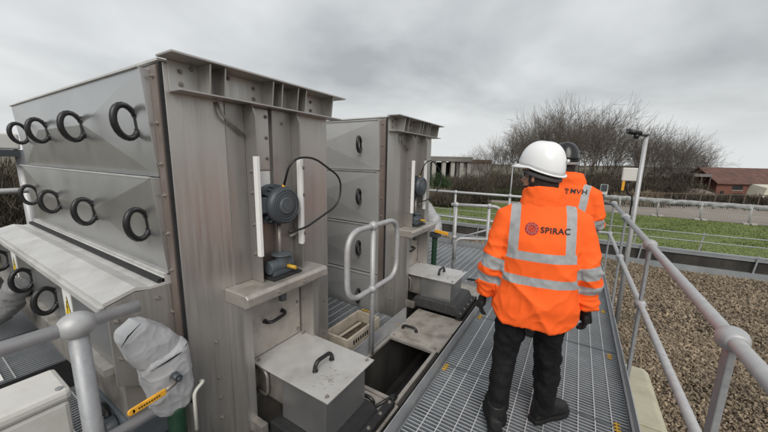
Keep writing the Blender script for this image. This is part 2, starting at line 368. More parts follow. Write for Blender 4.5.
# rim wall of the bed
t = thing('filter_wall', (2, 9.9, BZ), 'low dark stained filter bed wall with pale coping', 'wall')
def rim(x): return 9.75 + .012 * max(0, x) ** 2
def rim_strip(y_in, y_out, z0, z1, name, mat):
    m = MB(); X_ = [i * .8 - 10 for i in range(29)]
    vs = []
    for x in X_: vs += [(x, rim(x) + y_in, z0), (x, rim(x) + y_out, z0), (x, rim(x) + y_out, z1), (x, rim(x) + y_in, z1)]
    fs = []
    for i in range(len(X_) - 1):
        for j in range(4): fs.append((4 * i + j, 4 * i + (j + 1) % 4, 4 * i + 4 + (j + 1) % 4, 4 * i + 4 + j))
    fs += [(0, 1, 2, 3), (4 * len(X_) - 4, 4 * len(X_) - 3, 4 * len(X_) - 2, 4 * len(X_) - 1)]
    m.add(vs, fs); return m.build(name, mat, t)
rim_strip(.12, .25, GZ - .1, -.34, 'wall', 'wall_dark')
rim_strip(.09, .26, -.339, -.26, 'coping', 'coping')
rim_strip(.0, .119, BZ - .15, BZ + .10, 'ledge', 'coping')

def railing(name, label, x0, x1, n, off, z0, zt, rails, r=.012):
    t = thing(name, ((x0 + x1) / 2, rim(0) + off, z0), label, 'railing')
    for i in range(n):
        x = x0 + (x1 - x0) * i / (n - 1); y = rim(x) + off
        MB().obox((x + .02, y, (z0 + zt) / 2), (.014, 0, 0), (0, .006, 0), (.02, 0, (zt - z0) / 2)).build('post', 'galvanised', t)
    for z in rails:
        MB().tube([(x0 + (x1 - x0) * i / 30, rim(x0 + (x1 - x0) * i / 30) + off - .012, z) for i in range(31)], r, 6).build('rail', 'galvanised', t)
railing('wall_railing', 'thin galvanised railing with short posts along the top of the wall', -6, 10, 14, .18, -.25, .2, (.16, -.02))
railing('ledge_railing', 'lower thin cable railing in front of the dark wall', -6.6, 9.6, 9, .06, BZ + .10, -.18, (-.22,), .009)

# ================================================================== WALKWAY
XL, XR = -.80, .47
walk = thing('walkway', (-.15, 2.6, 0), 'galvanised open grating walkway that both people stand on', 'walkway')
def grating(parent, x0, x1, y0, y1, z, pitch=.03, along='x', depth=.03, rod=.1, name='grating_panel'):
    m = MB()
    e_ = .003
    if along == 'x':
        for yy in (y0 + e_, y1 - e_): m.box(x0, x1, yy - .003, yy + .003, z - depth, z)
        n = int((y1 - y0) / pitch)
        for i in range(1, n): y = y0 + (y1 - y0) * i / n; m.box(x0, x1, y - .0024, y + .0024, z - depth, z - .004)
        for xx in (x0 + e_, x1 - e_): m.box(xx - .003, xx + .003, y0 + .007, y1 - .007, z - depth, z + .0006)
    else:
        for xx in (x0 + e_, x1 - e_): m.box(xx - .003, xx + .003, y0, y1, z - depth, z)
        n = int((x1 - x0) / pitch)
        for i in range(1, n): x = x0 + (x1 - x0) * i / n; m.box(x - .0024, x + .0024, y0, y1, z - depth, z - .004)
        for yy in (y0 + e_, y1 - e_): m.box(x0 + .007, x1 - .007, yy - .003, yy + .003, z - depth, z + .0006)
    p = m.build(name, 'grating_steel', parent, fix=False)
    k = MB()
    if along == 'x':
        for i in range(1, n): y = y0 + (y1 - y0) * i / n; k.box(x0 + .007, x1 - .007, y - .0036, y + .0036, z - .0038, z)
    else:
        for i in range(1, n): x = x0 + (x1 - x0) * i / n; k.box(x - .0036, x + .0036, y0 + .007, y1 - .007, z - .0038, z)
    k.build('lit_bar_tops', 'lit_top_steel', p, fix=False)  # pale strips painting the light along the upper edges of the bars
    q = MB()
    if along == 'x':
        n = max(2, round((x1 - x0) / rod))
        for i in range(1, n): x = x0 + (x1 - x0) * i / n; q.box(x - .003, x + .003, y0 + .008, y1 - .008, z - .006, z + .0014)
    else:
        n = max(2, round((y1 - y0) / rod))
        for i in range(1, n): y = y0 + (y1 - y0) * i / n; q.box(x0 + .008, x1 - .008, y - .003, y + .003, z - .006, z + .0014)
    q.build('cross_rods', 'rod_steel', p, fix=False)
    return p
yy = -.65
while yy < 6.0:
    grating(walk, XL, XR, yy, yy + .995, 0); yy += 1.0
# kick plates: upright flat with a return foot, outside the panels
MB().box(-.828, -.822, -.65, 4.35, -.05, .10).box(-.822, -.803, -.65, 4.35, -.05, -.04).build('kick_plate', 'galv_plate', walk)
MB().box(.490, .496, -.65, 6.3, -.05, .10).box(.472, .490, -.65, 6.3, -.05, -.04).build('kick_plate', 'galv_plate', walk)
MB().box(.476, .489, -.65, 6.3, -.02, .018).build('edge_bar', 'rod_steel', walk)
for x in (-.76, .43): MB().box(x - .03, x + .03, -.65, 6.3, -.16, -.034).build('bearer', 'galvanised', walk)
for (x, y) in ((-.775, 2.30), (-.765, 3.34), (-.76, 4.35), (.395, 2.34), (.415, 3.26), (.42, 4.29), (.42, 5.3), (-.77, 1.3)):
    m = MB()
    m.box(x - .004, x + .004, y - .05, y + .05, .0005, .004)
    for dy_ in (-.030, 0, .030):
        m.hexa([(x - .019, y + dy_ - .010, .0042), (x + .019, y + dy_ - .002, .0042), (x + .019, y + dy_ + .007, .0042), (x - .019, y + dy_ - .001, .0042), (x - .019, y + dy_ - .010, .009), (x + .019, y + dy_ - .002, .009), (x + .019, y + dy_ + .007, .009), (x - .019, y + dy_ - .001, .009)])
    m.build('grating_clip', 'yellow', walk)

# ---- right handrail
RX = .53
hr = thing('handrail', (RX, 2.7, -.05), 'long galvanised double tube handrail along the right of the walkway', 'handrail')
MB().tube([(RX, -.9, 1.1), (RX, 6.12, 1.1)], .0245, 20).build('top_rail', 'galv_rail', hr)
MB().tube(fillet([(RX, -.9, .615), (RX, 6.16, .615), (RX - .5, 6.16, .615)], .12), .0215, 18).build('mid_rail', 'galv_rail', hr)
for y in (.02, 1.53, 3.08, 4.62, 6.14):
    p = MB().box(RX - .011, RX + .011, y - .028, y + .028, -.16, 1.066).build('post', 'galvanised', hr, bevel=.004)
    for z, r_ in ((1.1, .0335), (.615, .03)):
        q = MB(); q.tube([(RX, y - .045, z), (RX, y - .036, z), (RX, y - .02, z), (RX, y, z), (RX, y + .02, z), (RX, y + .036, z), (RX, y + .045, z)], [r_ * .84, r_ * 1.0, r_ * 1.26, r_ * 1.4, r_ * 1.26, r_ * 1.0, r_ * .84], 20)
        q.build('clamp', 'galv_rail', p)
    b = MB()
    for z in (-.07, .03): b.cyl((RX - .012, y, z), (RX - .036, y, z), .012, n=6)
    b.cyl((RX + .012, y, .615 - .0), (RX + .036, y, .615), .010, n=6)
    b.build('bolt', 'galvanised', p)
# end bracket that points to the left from the last post
MB().tube([(RX - .17, 6.14, 1.1), (RX + .01, 6.14, 1.1)], .022, 14).box(RX - .2, RX - .15, 6.11, 6.17, 1.06, 1.14).build('end_bracket', 'motor_dark', hr)

# small sensor on the rail end
sn = thing('flow_sensor', (RX - .16, 6.14, 1.14), 'small grey box on a short dark stalk at the far end of the handrail', 'sensor')
MB().cyl((RX - .16, 6.14, 1.14), (RX - .16, 6.14, 1.24), .018).build('stalk', 'motor_dark', sn)
b_ = MB().box(RX - .21, RX - .11, 6.10, 6.18, 1.24, 1.40).build('housing', 'enclosure_grey', sn, bevel=.01)
MB().box(RX - .20, RX - .12, 6.083, 6.0895, 1.30, 1.40).build('display', 'motor_dark', b_)

# CCTV pole on the rail
cp = thing('camera_pole', (RX + .075, 4.66, -.1), 'grey steel pole with a small black camera and grey box fixed to the handrail', 'pole')
MB().cyl((RX + .075, 4.66, -.25), (RX + .075, 4.66, 2.04), .027, .022).build('pole', 'galv_rail', cp)
MB().box(RX - .10, RX + .035, 4.55, 4.62, 1.53, 1.68).build('junction_box', 'enclosure_grey', cp, bevel=.008)
MB().tube(fillet([(RX - .03, 4.58, 1.53), (RX - .03, 4.58, 1.38), (RX + .03, 4.62, 1.36), (RX + .035, 4.62, 1.0)], .04), .009, 8).build('cable', 'black_plastic', cp)
MB().box(RX - .09, RX - .065, 4.555, 4.575, 1.42, 1.53).build('tag', 'lever_yellow', cp)
cm = MB().box(RX - .04, RX + .09, 4.62, 4.68, 2.0405, 2.055).cyl((RX + .02, 4.64, 2.065), (RX - .11, 4.58, 2.09), .026, .03).build('camera_head', 'black_plastic', cp)
MB().ball((RX - .02, 4.62, 2.035), .03).build('dome_lens', 'black_plastic', cm)

# ---- concrete pads beside the walkway
for i, (y0, y1, lb) in enumerate(((2.35, 3.33, 'nearest flat concrete pad on the stones beside the walkway'), (3.35, 4.36, 'second flat concrete pad on the stones, next to the nearest one'))):
    o = MB().prism([(.60, BZ - .1), (.93, BZ - .1), (.93, BZ + .06), (.88, BZ + .10), (.60, BZ + .10)], 'y', y0, y1).build('concrete_pad', 'concrete_pad', bevel=.01); tag(o, lb, 'concrete pad', 'concrete pads beside the walkway')

# ---- far cross rails and end gate
fr = thing('cross_handrail', (-1.3, 6.2, -.05), 'galvanised double tube handrail crossing at the far end of the platform', 'handrail')
MB().tube([(-4.5, 6.2, 1.1), (.36, 6.2, 1.1)], .0245, 14).build('top_rail', 'galv_rail', fr)
MB().tube([(-4.5, 6.2, .58), (-.0, 6.2, .58)], .0215, 14).build('mid_rail', 'galv_rail', fr)
for x in (-3.9, -2.1, -1.05, -.25):
    p = MB().cyl((x, 6.2, -.1), (x, 6.2, 1.1), .022, n=14).build('post', 'galv_rail', fr)
    MB().ball((x, 6.2, 1.1), .042).build('clamp', 'galv_rail', p); MB().ball((x, 6.2, .58), .038).build('clamp', 'galv_rail', p)
MB().box(-4.5, .4, 6.24, 6.246, -.04, .10).build('kick_plate', 'galvanised', fr)
MB().tube([(-2.1, 6.2, .1), (-1.05, 6.2, .56)], .02, 10).build('brace', 'galv_rail', fr)
eg = thing('end_rail', (-1.1, 4.4, 0), 'shorter galvanised rail with a rounded corner behind the near worker', 'handrail')
MB().tube(fillet([(-1.52, 4.32, 1.10), (-.86, 4.55, 1.10), (-.80, 4.57, .0)], .14, 8), .0235, 14).build('top_rail', 'galv_rail', eg)
MB().tube(fillet([(-1.42, 4.3, .30), (-1.42, 4.3, .62), (-.83, 4.56, .62)], .12, 8), .021, 14).build('mid_rail', 'galv_rail', eg)
for (x, y) in ((-1.45, 4.345), (-1.02, 4.495)):
    p = MB().cyl((x, y, -.02), (x, y, 1.1), .0215, n=14).build('post', 'galv_rail', eg)
    MB().ball((x, y, 1.1), .040).build('clamp', 'galv_rail', p); MB().ball((x, y, .62), .036).build('clamp', 'galv_rail', p)

# ---- platform behind the second housing and between the housings
pf = thing('far_platform', (-1.9, 5.2, 0), 'galvanised grating platform beyond the second housing', 'platform')
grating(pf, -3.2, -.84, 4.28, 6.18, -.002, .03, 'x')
MB().box(-3.2, -.84, 4.272, 4.278, -.12, .0).build('bearer', 'galvanised', pf)
gp = thing('gap_platform', (-2.6, 2.4, 0), 'narrow grating platform between the two steel housings', 'platform')
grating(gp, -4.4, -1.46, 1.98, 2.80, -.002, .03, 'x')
MB().box(-1.452, -1.446, 1.75, 2.86, -.08, .13).build('kick_plate', 'galv_plate', gp)
for (x, y) in ((-1.50, 2.68), (-1.9, 2.74)):
    m = MB()
    m.box(x - .06, x + .06, y - .004, y + .004, .0005, .004)
    for d in (-.045, 0, .045): m.box(x + d - .010, x + d + .010, y - .02, y + .02, .0042, .011)
    m.build('grating_clip', 'yellow', gp)

# ---- D shaped rail end on its post
dg = thing('loop_rail', (-1.42, 2.14, 0), 'rounded loop of galvanised tube on a single post between the housings', 'handrail')
loop = fillet([(-1.42, 2.14, 1.16), (-1.42, 2.56, 1.16), (-1.42, 2.56, .60), (-1.42, 1.79, .60), (-1.42, 1.79, 1.16), (-1.42, 2.14, 1.16)], .17, 8)
MB().tube(loop[:-1], .0235, 16, closed=True).build('loop', 'galv_rail', dg)
p = MB().cyl((-1.42, 2.14, -.02), (-1.42, 2.14, 1.16), .0225, n=16).build('post', 'galv_rail', dg)
MB().ball((-1.42, 2.14, 1.16), .041).build('clamp', 'galv_rail', p); MB().ball((-1.42, 2.14, .60), .038).build('clamp', 'galv_rail', p)

# ---- left near handrail
lr = thing('near_handrail', (-1.5, .3, -.2), 'grey galvanised handrail in the left foreground with a ball joint on its post', 'handrail')
MB().tube([(-1.5, -1.4, 1.085), (-1.5, .5, 1.085)], .0245, 24).build('top_rail', 'galv_rail', lr)
p = MB().cyl((-1.5, .31, -.3), (-1.5, .31, 1.06), .030, n=24).build('post', 'galvanised', lr)
MB().ball((-1.5, .31, 1.085), .050, 24, 16, (1, 1.15, 1)).build('ball_joint', 'galv_rail', p)
MB().tube([(-1.5, -1.4, .575), (-1.5, .50, .575)], .0215, 20).build('mid_rail', 'galv_rail', lr)

# ================================================================== STEEL HOUSINGS
def bolt_mesh(axis, r=.0085, h=.009):
    m = MB(); a = {'x': (1, 0, 0), 'y': (0, -1, 0), 'z': (0, 0, 1)}[axis]; a = Vector(a)
    m.cyl((0, 0, 0), a * .003, r * 1.5, n=14); m.cyl(a * .003, a * h, r, n=6); m.cyl(a * h, a * (h + .006), r * .55, n=8)
    return m.mesh('bolt', 'steel_dirty')
BOLT = {a: bolt_mesh(a) for a in 'xyz'}
def bolts(parent, axis, pts):
    base = wloc(parent)
    for p in pts:
        o = bpy.data.objects.new('bolt', BOLT[axis]); COL.objects.link(o); o.parent = parent; o.location = Vector(p) - base
def handle_mb(c, grip, outv, half=.085, h=.06, r=.0125, round_=False):
    """black bow handle: feet along GRIP, arch standing out along OUTV"""
    c, g_, o_ = Vector(c), Vector(grip).normalized(), Vector(outv).normalized(); m = MB()
    if round_:
        pts = [c + g_ * (-half * .50)] + [c + o_ * (h * .52) + g_ * (-half * math.cos(a)) + o_ * (h * .56 * math.sin(a)) for a in [R(-50 + 280 * i / 16) for i in range(17)]] + [c + g_ * (half * .50)]
        m.tube(pts, [r * 1.2] + [r * (1 + .18 * math.sin(math.pi * i / 16)) for i in range(17)] + [r * 1.2], 12); half = half * .50
        m.obox(c + o_ * .002, g_ * (half + .026), g_.cross(o_) * .011, o_ * .005)
    else:
        pts = [c + g_ * (-half)] + [c + g_ * (math.cos(a) * -half * 1.05) + o_ * (.012 + h * min(1, 1.25 * math.sin(a))) for a in [math.pi * (i + .6) / 13.2 for i in range(13)]] + [c + g_ * half]
        m.tube(pts, [r * 1.15] + [r] * (len(pts) - 2) + [r * 1.15], 12)
    for s_ in (-1, 1):
        b = c + g_ * (s_ * half); m.cyl(b - o_ * .001, b + o_ * .010, r * 1.45, r * 1.25, 12)
    return m

def housing(y, label, rows, full):
    """steel housing with its near side face at y; all other positions hang from it"""
    def P(x, dy_, z): return (x, y + dy_, z)
    t = thing('screen_housing', (-1.75, y + .575, 0), label, 'machine', 'stainless steel screen housings')
    Wd = 1.15; X0, X1 = -4.46, -1.75
    MB().box(X0, X1, y, y + Wd, -.3, 2.145).build('body', 'steel_front', t, bevel=.004)
    # roof sheet with small upstand along the side
    MB().box(X0 - .03, X1 - .0, y - .02, y + Wd + .02, 2.147, 2.158).build('roof', 'steel_pale', t)
    # ---- top channel across the front, with gussets
    ch = MB().box(-1.747, -1.60, y - .025, y + Wd + .06, 2.160, 2.170).box(-1.749, -1.64, y + .02, y + Wd + .055, 2.010, 2.018).box(-1.749, -1.741, y + .02, y + Wd + .02, 2.018, 2.160)
    ch = ch.build('top_channel', 'steel_front', t, bevel=.0015)
    for dy_ in (.165, .245, .55, .62, .75, .82, 1.09):
        MB().prism([(-1.7405, 2.019), (-1.645, 2.019), (-1.625, 2.159), (-1.7405, 2.159)], 'y', y + dy_ - .004, y + dy_ + .004).build('gusset', 'steel_front', ch)
    bolts(ch, 'x', [P(-1.741, a, z) for a in (.075, .49, .69, .97) for z in (2.055, 2.115)])
    bolts(ch, 'x', [P(-1.741, a, 2.14) for a in (.13, .33, .9)])
    # ---- corner strip between body and side panels
    MB().box(-1.83, -1.765, y - .022, y - .002, .3, 2.13).build('corner_strip', 'steel_brown', t)
    MB().box(-1.763, -1.751, y - .014, y - .001, .3, 2.14).build('seal', 'rubber', t)
    # ---- lifting channel
    cl = MB()
    for dy_, lip in ((.415, 1), (.755, 1)):
        cl.prism([(-1.749, .92), (-1.635, .92), (-1.635, 1.945), (-1.665, 2.008), (-1.749, 2.008)], 'y', y + dy_, y + dy_ + .008)
    cl.box(-1.749, -1.743, y + .30, y + .414, .92, 2.008)
    cl.box(-1.749, -1.740, y + .424, y + .585, 1.62, 2.008)
    cl.box(-1.749, -1.72, y + .60, y + .754, .92, 2.008)
    cl = cl.build('lift_channel', 'steel_channel_shaded', t, bevel=.001)
    MB().box(-1.749, -1.741, y + .424, y + .598, .92, 1.398).build('back_plate', 'steel_brown', t)
    MB().box(-1.7395, -1.735, y + .426, y + .583, 1.63, 2.0).build('upper_plate', 'steel_front', t)
    bolts(cl, 'x', [P(-1.735, a, z) for a in (.45, .565) for z in (1.70, 1.83, 1.96)] + [P(-1.720, .68, 1.93)])
    bolts(cl, 'y', [P(-1.695, .415, z) for z in (1.62, 1.49, 1.29, 1.10)])
    MB().box(-1.749, -1.7415, y + .43, y + .585, 1.40, 1.618).build('seal_plate', 'white_plastic', t)
    MB().tube(fillet([P(-1.74, .25, 2.0), P(-1.72, .27, 1.93), P(-1.72, .40, 1.83)], .03), .008, 8).build('stay', 'steel_dirty', t)
    for dy_, z0, z1 in ((.412, 1.09, 1.71), (.753, 1.10, 1.71)):
        g_ = MB().box(-1.662, -1.628, y + dy_ - .008, y + dy_ + .016, z0, z1)
        g_.box(-1.662, -1.655, y + dy_ + .0165, y + dy_ + .05, z0, z1) if dy_ > .6 else None
        g_.build('guard_strip', 'white_plastic', t, bevel=.003)
    bolts(t, 'x', [P(-1.655, .80, z) for z in (1.17, 1.45, 1.64)])
    # ---- motor, axis towards the walkway
    mc = Vector(P(-1.75, .585, 1.40))
    X = lambda d: mc + Vector((d, 0, 0))
    mo = MB().cyl(X(.005), X(.05), .135, n=28).cyl(X(.05), X(.105), .112, n=28).build('motor', 'motor_paint', t, bevel=.004)
    fn = MB()
    for i in range(20):
        a = 2 * math.pi * i / 20; d = Vector((0, math.cos(a), math.sin(a))); e2 = Vector((0, -math.sin(a), math.cos(a)))
        fn.obox(X(.075) + d * .12, (.026, 0, 0), d * .012, e2 * .004)
    fn.build('cooling_fins', 'motor_paint', mo)
    MB().tube([X(.104), X(.12), X(.150), X(.160), X(.164)], [.120, .122, .118, .10, .04], 28).build('fan_cowl', 'motor_dark', mo)
    MB().cyl(X(.1615), X(.170), .06, .05, 24).cyl(X(.170), X(.174), .028, n=16).build('cap', 'motor_paint', mo)
    for r_ in (.088, .104): MB().tube(arc(X(.1615), r_, 0, 2 * math.pi, 28, (0, 1, 0), (0, 0, 1))[:-1], .0028, 6, closed=True).build('cowl_ring', 'motor_paint', mo)
    MB().box(mc.x + .02, mc.x + .11, y + .585 - .165, y + .585 - .105, 1.36, 1.46).build('terminal_box', 'motor_paint', mo, bevel=.006)
    for a in (45, 135, 225, 315):
        d = Vector((0, math.cos(R(a)), math.sin(R(a)))); MB().cyl(X(.03) + d * .13, X(.07) + d * .13, .02, n=10).build('foot_lug', 'motor_paint', mo)
    MB().tube(fillet([P(-1.66, .62, 1.50), P(-1.60, .64, 1.70), P(-1.58, .82, 1.72), P(-1.57, 1.12, 1.56), P(-1.57, 1.09, 1.36), P(-1.60, .75, 1.22), P(-1.62, .62, 1.215)], .16, 8), .0075, 8).build('cable', 'black_plastic', t)
    MB().cyl(P(-1.66, .62, 1.47), P(-1.655, .622, 1.53), .010, n=10).build('cable_gland', 'lever_yellow', t)
    MB().cyl(P(-1.69, .60, 1.0), P(-1.69, .60, 1.26), .014, n=10).cyl(P(-1.69, .69, 1.16), P(-1.69, .80, 1.18), .010, n=8).build('spindle', 'steel_dirty', t)
    # ---- shelf bracket, legs, access plate
    sh = MB().prism([(-1.749, .835), (-1.545, .835), (-1.525, .850), (-1.525, .900), (-1.545, .918), (-1.749, .918)], 'y', y + .225, y + .90).build('shelf', 'steel_plate', t, bevel=.006)
    bolts(sh, 'x', [P(-1.525, a, .873) for a in (.45, .66)])
    gx_ = MB().box(-1.715, -1.585, y + .46, y + .70, .919, .935).build('gearbox', 'rubber', t, bevel=.004)
    MB().cyl(P(-1.66, .475, .99), P(-1.66, .66, .99), .045, n=16).cyl(P(-1.655, .585, .98), P(-1.655, .585, 1.06), .045, n=16).cyl(P(-1.655, .585, 1.06), P(-1.655, .585, 1.07), .07, n=16).box(-1.70, -1.62, y + .49, y + .66, .936, .97).build('gear_case', 'motor_paint', gx_, bevel=.004)
    MB().cyl(P(-1.615, .60, .985), P(-1.555, .62, .977), .013, n=12).build('plug', 'yellow', gx_)
    for a in (.235, .815):
        lg = MB().box(-1.749, -1.60, y + a, y + a + .008, -.3, .834).box(-1.610, -1.60, y + a + .0082, y + a + .065, -.3, .834).build('leg', 'steel_front', t, bevel=.001)
    ap = MB().box(-1.749, -1.735, y + .33, y + .805, .36, .83).build('access_plate', 'steel_plate', t, bevel=.002)
    handle_mb(P(-1.735, .56, .60), (0, 1, .12), (1, 0, 0), .075, .045, .012).build('handle', 'black_plastic', ap)
    bolts(ap, 'x', [P(-1.735, a, z) for a in (.35, .78) for z in (.40, .62, .79)])
    MB().cyl(P(-1.68, .60, .72), P(-1.68, .60, .834), .028, n=14).build('rod_end', 'motor_paint', t)
    bolts(t, 'x', [P(-1.75, .155, z) for z in (.08, .22, .36, .60)] + [P(-1.75, 1.10, z) for z in (.2, .5)])
    # chute behind the outlet box
    MB().box(-1.749, -1.742, y + .245, y + .815, -.3, .35).tube(fillet([P(-1.74, .40, .30), P(-1.62, .40, .30), P(-1.62, .40, .12), P(-1.74, .40, .12)], .05), .012, 8).build('chute_plate', 'steel_dirty', t)
    MB().box(-1.74, -1.50, y + .255, y + .30, -.02, .05).build('skid', 'steel_dirty', t)
    # ---- outlet box with its lid
    ob = MB().box(-1.48, -1.105, y + .40, y + .80, .03, .343).build('outlet_box', 'steel_side', t, bevel=.004)
    MB().box(-1.735, -1.481, y + .42, y + .78, .10, .343).build('box_neck', 'steel_dirty', ob)
    ld = MB().box(-1.738, -1.055, y + .365, y + .835, .345, .356).build('outlet_lid', 'steel_pale', t, bevel=.002)
    handle_mb(P(-1.30, .60, .356), (0.05, 1, 0), (0, 0, 1), .075, .05, .0135).build('handle', 'black_plastic', ld)
    rs_ = random.Random(int(y * 100)); w_ = MB()
    for _ in range(26):
        px, py, an, ln_ = rs_.gauss(-1.19, .045), y + rs_.gauss(.50, .045), rs_.gauss(.6, .5), rs_.uniform(.004, .014); d_ = Vector((math.cos(an), math.sin(an), 0))
        w_.obox((px, py, .3566), d_ * ln_, (-d_.y * .0012, d_.x * .0012, 0), (0, 0, .0005))
    w_.build('scuff_marks', 'steel_dirty', ld)
    bolts(ld, 'z', [P(a, b, .356) for a in (-1.70, -1.09) for b in (.40, .80)])
    sk = MB()
    sk.prism([(-1.60, -.02), (-.955, -.02), (-1.03, .10), (-1.52, .10)] if not full else [(-1.60, -.06), (-.955, -.06), (-1.06, .03), (-1.52, .03)], 'y', y + .33, y + (.90 if not full else .83))
    sk.build('rubber_skirt', 'rubber' if full else 'foam', t, bevel=.01)
    MB().box(-.99, -.935, y + .28, y + .93, -.03, .02).build('skirt_strip', 'rubber', t)
    bolts(t, 'z', [P(-.962, a, .02) for a in (.36, .5, .64, .78, .9)])
    # ---- side panels with bow handles
    for (z0, z1) in rows:
        xa, xb = -4.43, -1.832; yt, yb = y - .065, y - .03; xm, zm = (xa + xb) / 2, z0 + (z1 - z0) * .55; ya = (yt + yb) / 2 - .03
        m = MB()
        vs = [(xa, y - .001, z0), (xb, y - .001, z0), (xb, y - .001, z1), (xa, y - .001, z1), (xa, yb, z0), (xb, yb, z0), (xb, yt, z1), (xa, yt, z1), (xm - .5, ya, zm), (xm + .5, ya, zm)]
        m.add(vs, [(4, 5, 9, 8), (5, 6, 9), (6, 7, 8, 9), (7, 4, 8), (0, 1, 5, 4), (1, 2, 6, 5), (2, 3, 7, 6), (3, 0, 4, 7), (0, 3, 2, 1)])
        sp = m.build('side_panel', 'steel_side' if full else 'steel_side_bright', t, bevel=.0015)
        MB().box(xa, xb, yt - .012, yt + .0005, z1 - .001, z1 + .006).build('panel_lip', 'steel_pale', sp)
        for x in (-1.96, -2.66, -3.40, -4.08) if full else (-2.06, -2.85, -3.6, -4.2):
            zc_ = z0 + (z1 - z0) * .52; yy_ = (yt + yb) / 2 - .03 * max(0, min(1, min((xb - x) / (xb - xm - .5), (x - xa) / (xm - .5 - xa)))) + .004
            handle_mb((x, yy_, zc_), (0, -.07, 1), (.25, -1, 0), .080, .100, .0135, True).build('handle', 'black_plastic', sp)
    bolts(t, 'y', [(-1.80, y - .022, z) for z in (2.08, 1.86, 1.66, 1.5, 1.3, 1.1)])
    # cross braces of dark flat above the trough
    return t

T1 = housing(.79, 'nearer tall stainless steel housing with loop handles and a motor on its front', ((1.595, 2.115), (1.075, 1.59)), True)
T2 = housing(2.89, 'further stainless steel housing behind the loop rail', ((1.60, 2.12), (1.00, 1.585), (.42, .985), (-.16, .405)), False)

# ---- canopy and lower doors on the nearer housing
XA, XB = -4.46, -1.845
prof = [(.785, 1.062), (.745, 1.062), (.728, 1.030), (.672, 1.027), (.612, 1.044), (.478, 1.006), (.478, .985), (.61, 1.024), (.672, 1.012), (.745, 1.012), (.785, 1.012)]
MB().prism(prof, 'x', XA, XB).build('canopy', 'steel_pale', T1, bevel=.001)
MB().box(XA, XB, .712, .744, 1.031, 1.052).build('canopy_seal', 'rubber', T1)
hb = MB().box(XA, XB, .742, .760, 1.062, 1.074).build('canopy_hinge', 'steel_pale', T1)
ep = MB().prism([(.788, .28), (.788, 1.010), (.672, 1.010), (.61, 1.020), (.49, .984), (.49, .56), (.60, .50), (.60, .28)], 'x', XB - .006, XB + .006).build('end_plate', 'steel_front', T1)
bolts(ep, 'x', [(XB + .006, a, b) for a, b in ((.52, .90), (.70, .955), (.52, .80), (.52, .70), (.765, .85), (.765, .6))])
MB().box(XA, XB - .01, .52, .785, .30, .98).build('lower_body', 'steel_dirty', T1)  # darker steel used here to paint the shade of the recess
for (xa, xb, hx, sx) in ((-3.20, -1.86, (-2.74,), -2.50), (-4.44, -3.22, (-3.33, -4.1), -3.83)):
    d = MB().box(xa, xb, .497, .516, .655, .975).build('lower_door', 'steel_door_shaded', T1, bevel=.002)
    MB().box(xa - .005, xb + .005, .462, .500, .976, .984).box(xa - .005, xb + .005, .462, .468, .955, .976).build('door_trim', 'steel_pale', d)
    MB().box(xa, xb - .02, .455, .515, .615, .652).build('door_ledge', 'steel_plate', d)
    for hx_ in hx: handle_mb((hx_, .497, .80), (.0, 0, 1), (.25, -1, 0), .080, .100, .0135, True).build('handle', 'black_plastic', d)
    sg = MB().box(sx - .075, sx + .075, .4935, .4965, .67, .955).build('warning_sign', 'label_white', d)
    MB().prism([(sx - .06, .745), (sx + .06, .745), (sx, .87)], 'y', .4915, .4932).build('triangle_border', 'sign_black', sg)
    MB().prism([(sx - .051, .750), (sx + .051, .750), (sx, .857)], 'y', .4900, .4913).build('triangle', 'sign_yellow', sg)
    MB().prism([(sx + .006, .845), (sx - .014, .80), (sx, .80), (sx - .008, .757), (sx + .015, .812), (sx + .002, .812), (sx + .012, .845)], 'y', .4885, .4898).build('bolt_symbol', 'sign_black', sg)
    w_ = MB()
    for k in range(3): w_.box(sx - .05 + .004 * k, sx + .05 - .012 * k, .4915, .4932, .722 - .010 * k, .727 - .010 * k)
    w_.build('lettering', 'sign_black', sg)

# ---- trough between walkway and housings
tr = thing('trough', (-1.17, 2.1, -.3), 'long open steel trough beside the walkway', 'trough')
TX0, TX1 = -1.44, -.935
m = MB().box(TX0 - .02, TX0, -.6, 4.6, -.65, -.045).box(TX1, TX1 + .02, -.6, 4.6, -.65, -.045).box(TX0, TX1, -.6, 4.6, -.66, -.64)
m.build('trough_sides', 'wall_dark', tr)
for x in (TX0, TX1 - .03): MB().box(x, x + .03, 1.78, 2.47, -.044, -.020).build('rim', 'steel_plate', tr)
for y in (1.75, 2.47): MB().box(TX0, TX1, y, y + .03, -.044, -.020).build('rim', 'steel_plate', tr)
MB().cyl((-1.19, 1.0, -.5), (-1.19, 4, -.5), .09, n=16).build('screw', 'rubber', tr)
for (y0, y1, hy, hx) in ((2.505, 3.19, 2.70, -1.32), (1.35, 1.745, 1.66, -1.16), (-.6, .55, .3, -1.16), (3.85, 4.6, 4.4, -1.16)):
    cv = MB().box(TX0 - .015, TX1 + .018, y0, y1, -.044, -.028).build('cover_plate', 'steel_worn', tr, bevel=.002)
    handle_mb((hx, hy, -.028), (1, .05, 0), (0, 0, 1), .075, .026, .0135).build('handle', 'black_plastic', cv)
    for q in (y0 - .012, y1 + .002): MB().box(TX0 - .012, TX1 + .016, q, q + .010, -.046, -.034).build('gasket', 'rubber', cv)
    bolts(cv, 'z', [(x, y, -.028) for x in (TX0 + .03, TX1 - .03) for y in (y0 + .03, y1 - .03)])
MB().box(-1.0, -.84, -.6, 4.6, -.62, -.60).build('side_tray', 'rubber', tr)
cl_ = MB().box(-.99, -.955, 1.70, 1.80, -.028, .004).cyl((-.97, 1.74, .0), (-.97, 1.74, .03), .02, n=10).build('clamp_block', 'rubber', tr)
MB().tube([(-1.06, 1.60, -.02), (-.98, 1.70, .03), (-.96, 1.78, .01)], .012, 8).build('clamp_arm', 'black_plastic', tr)
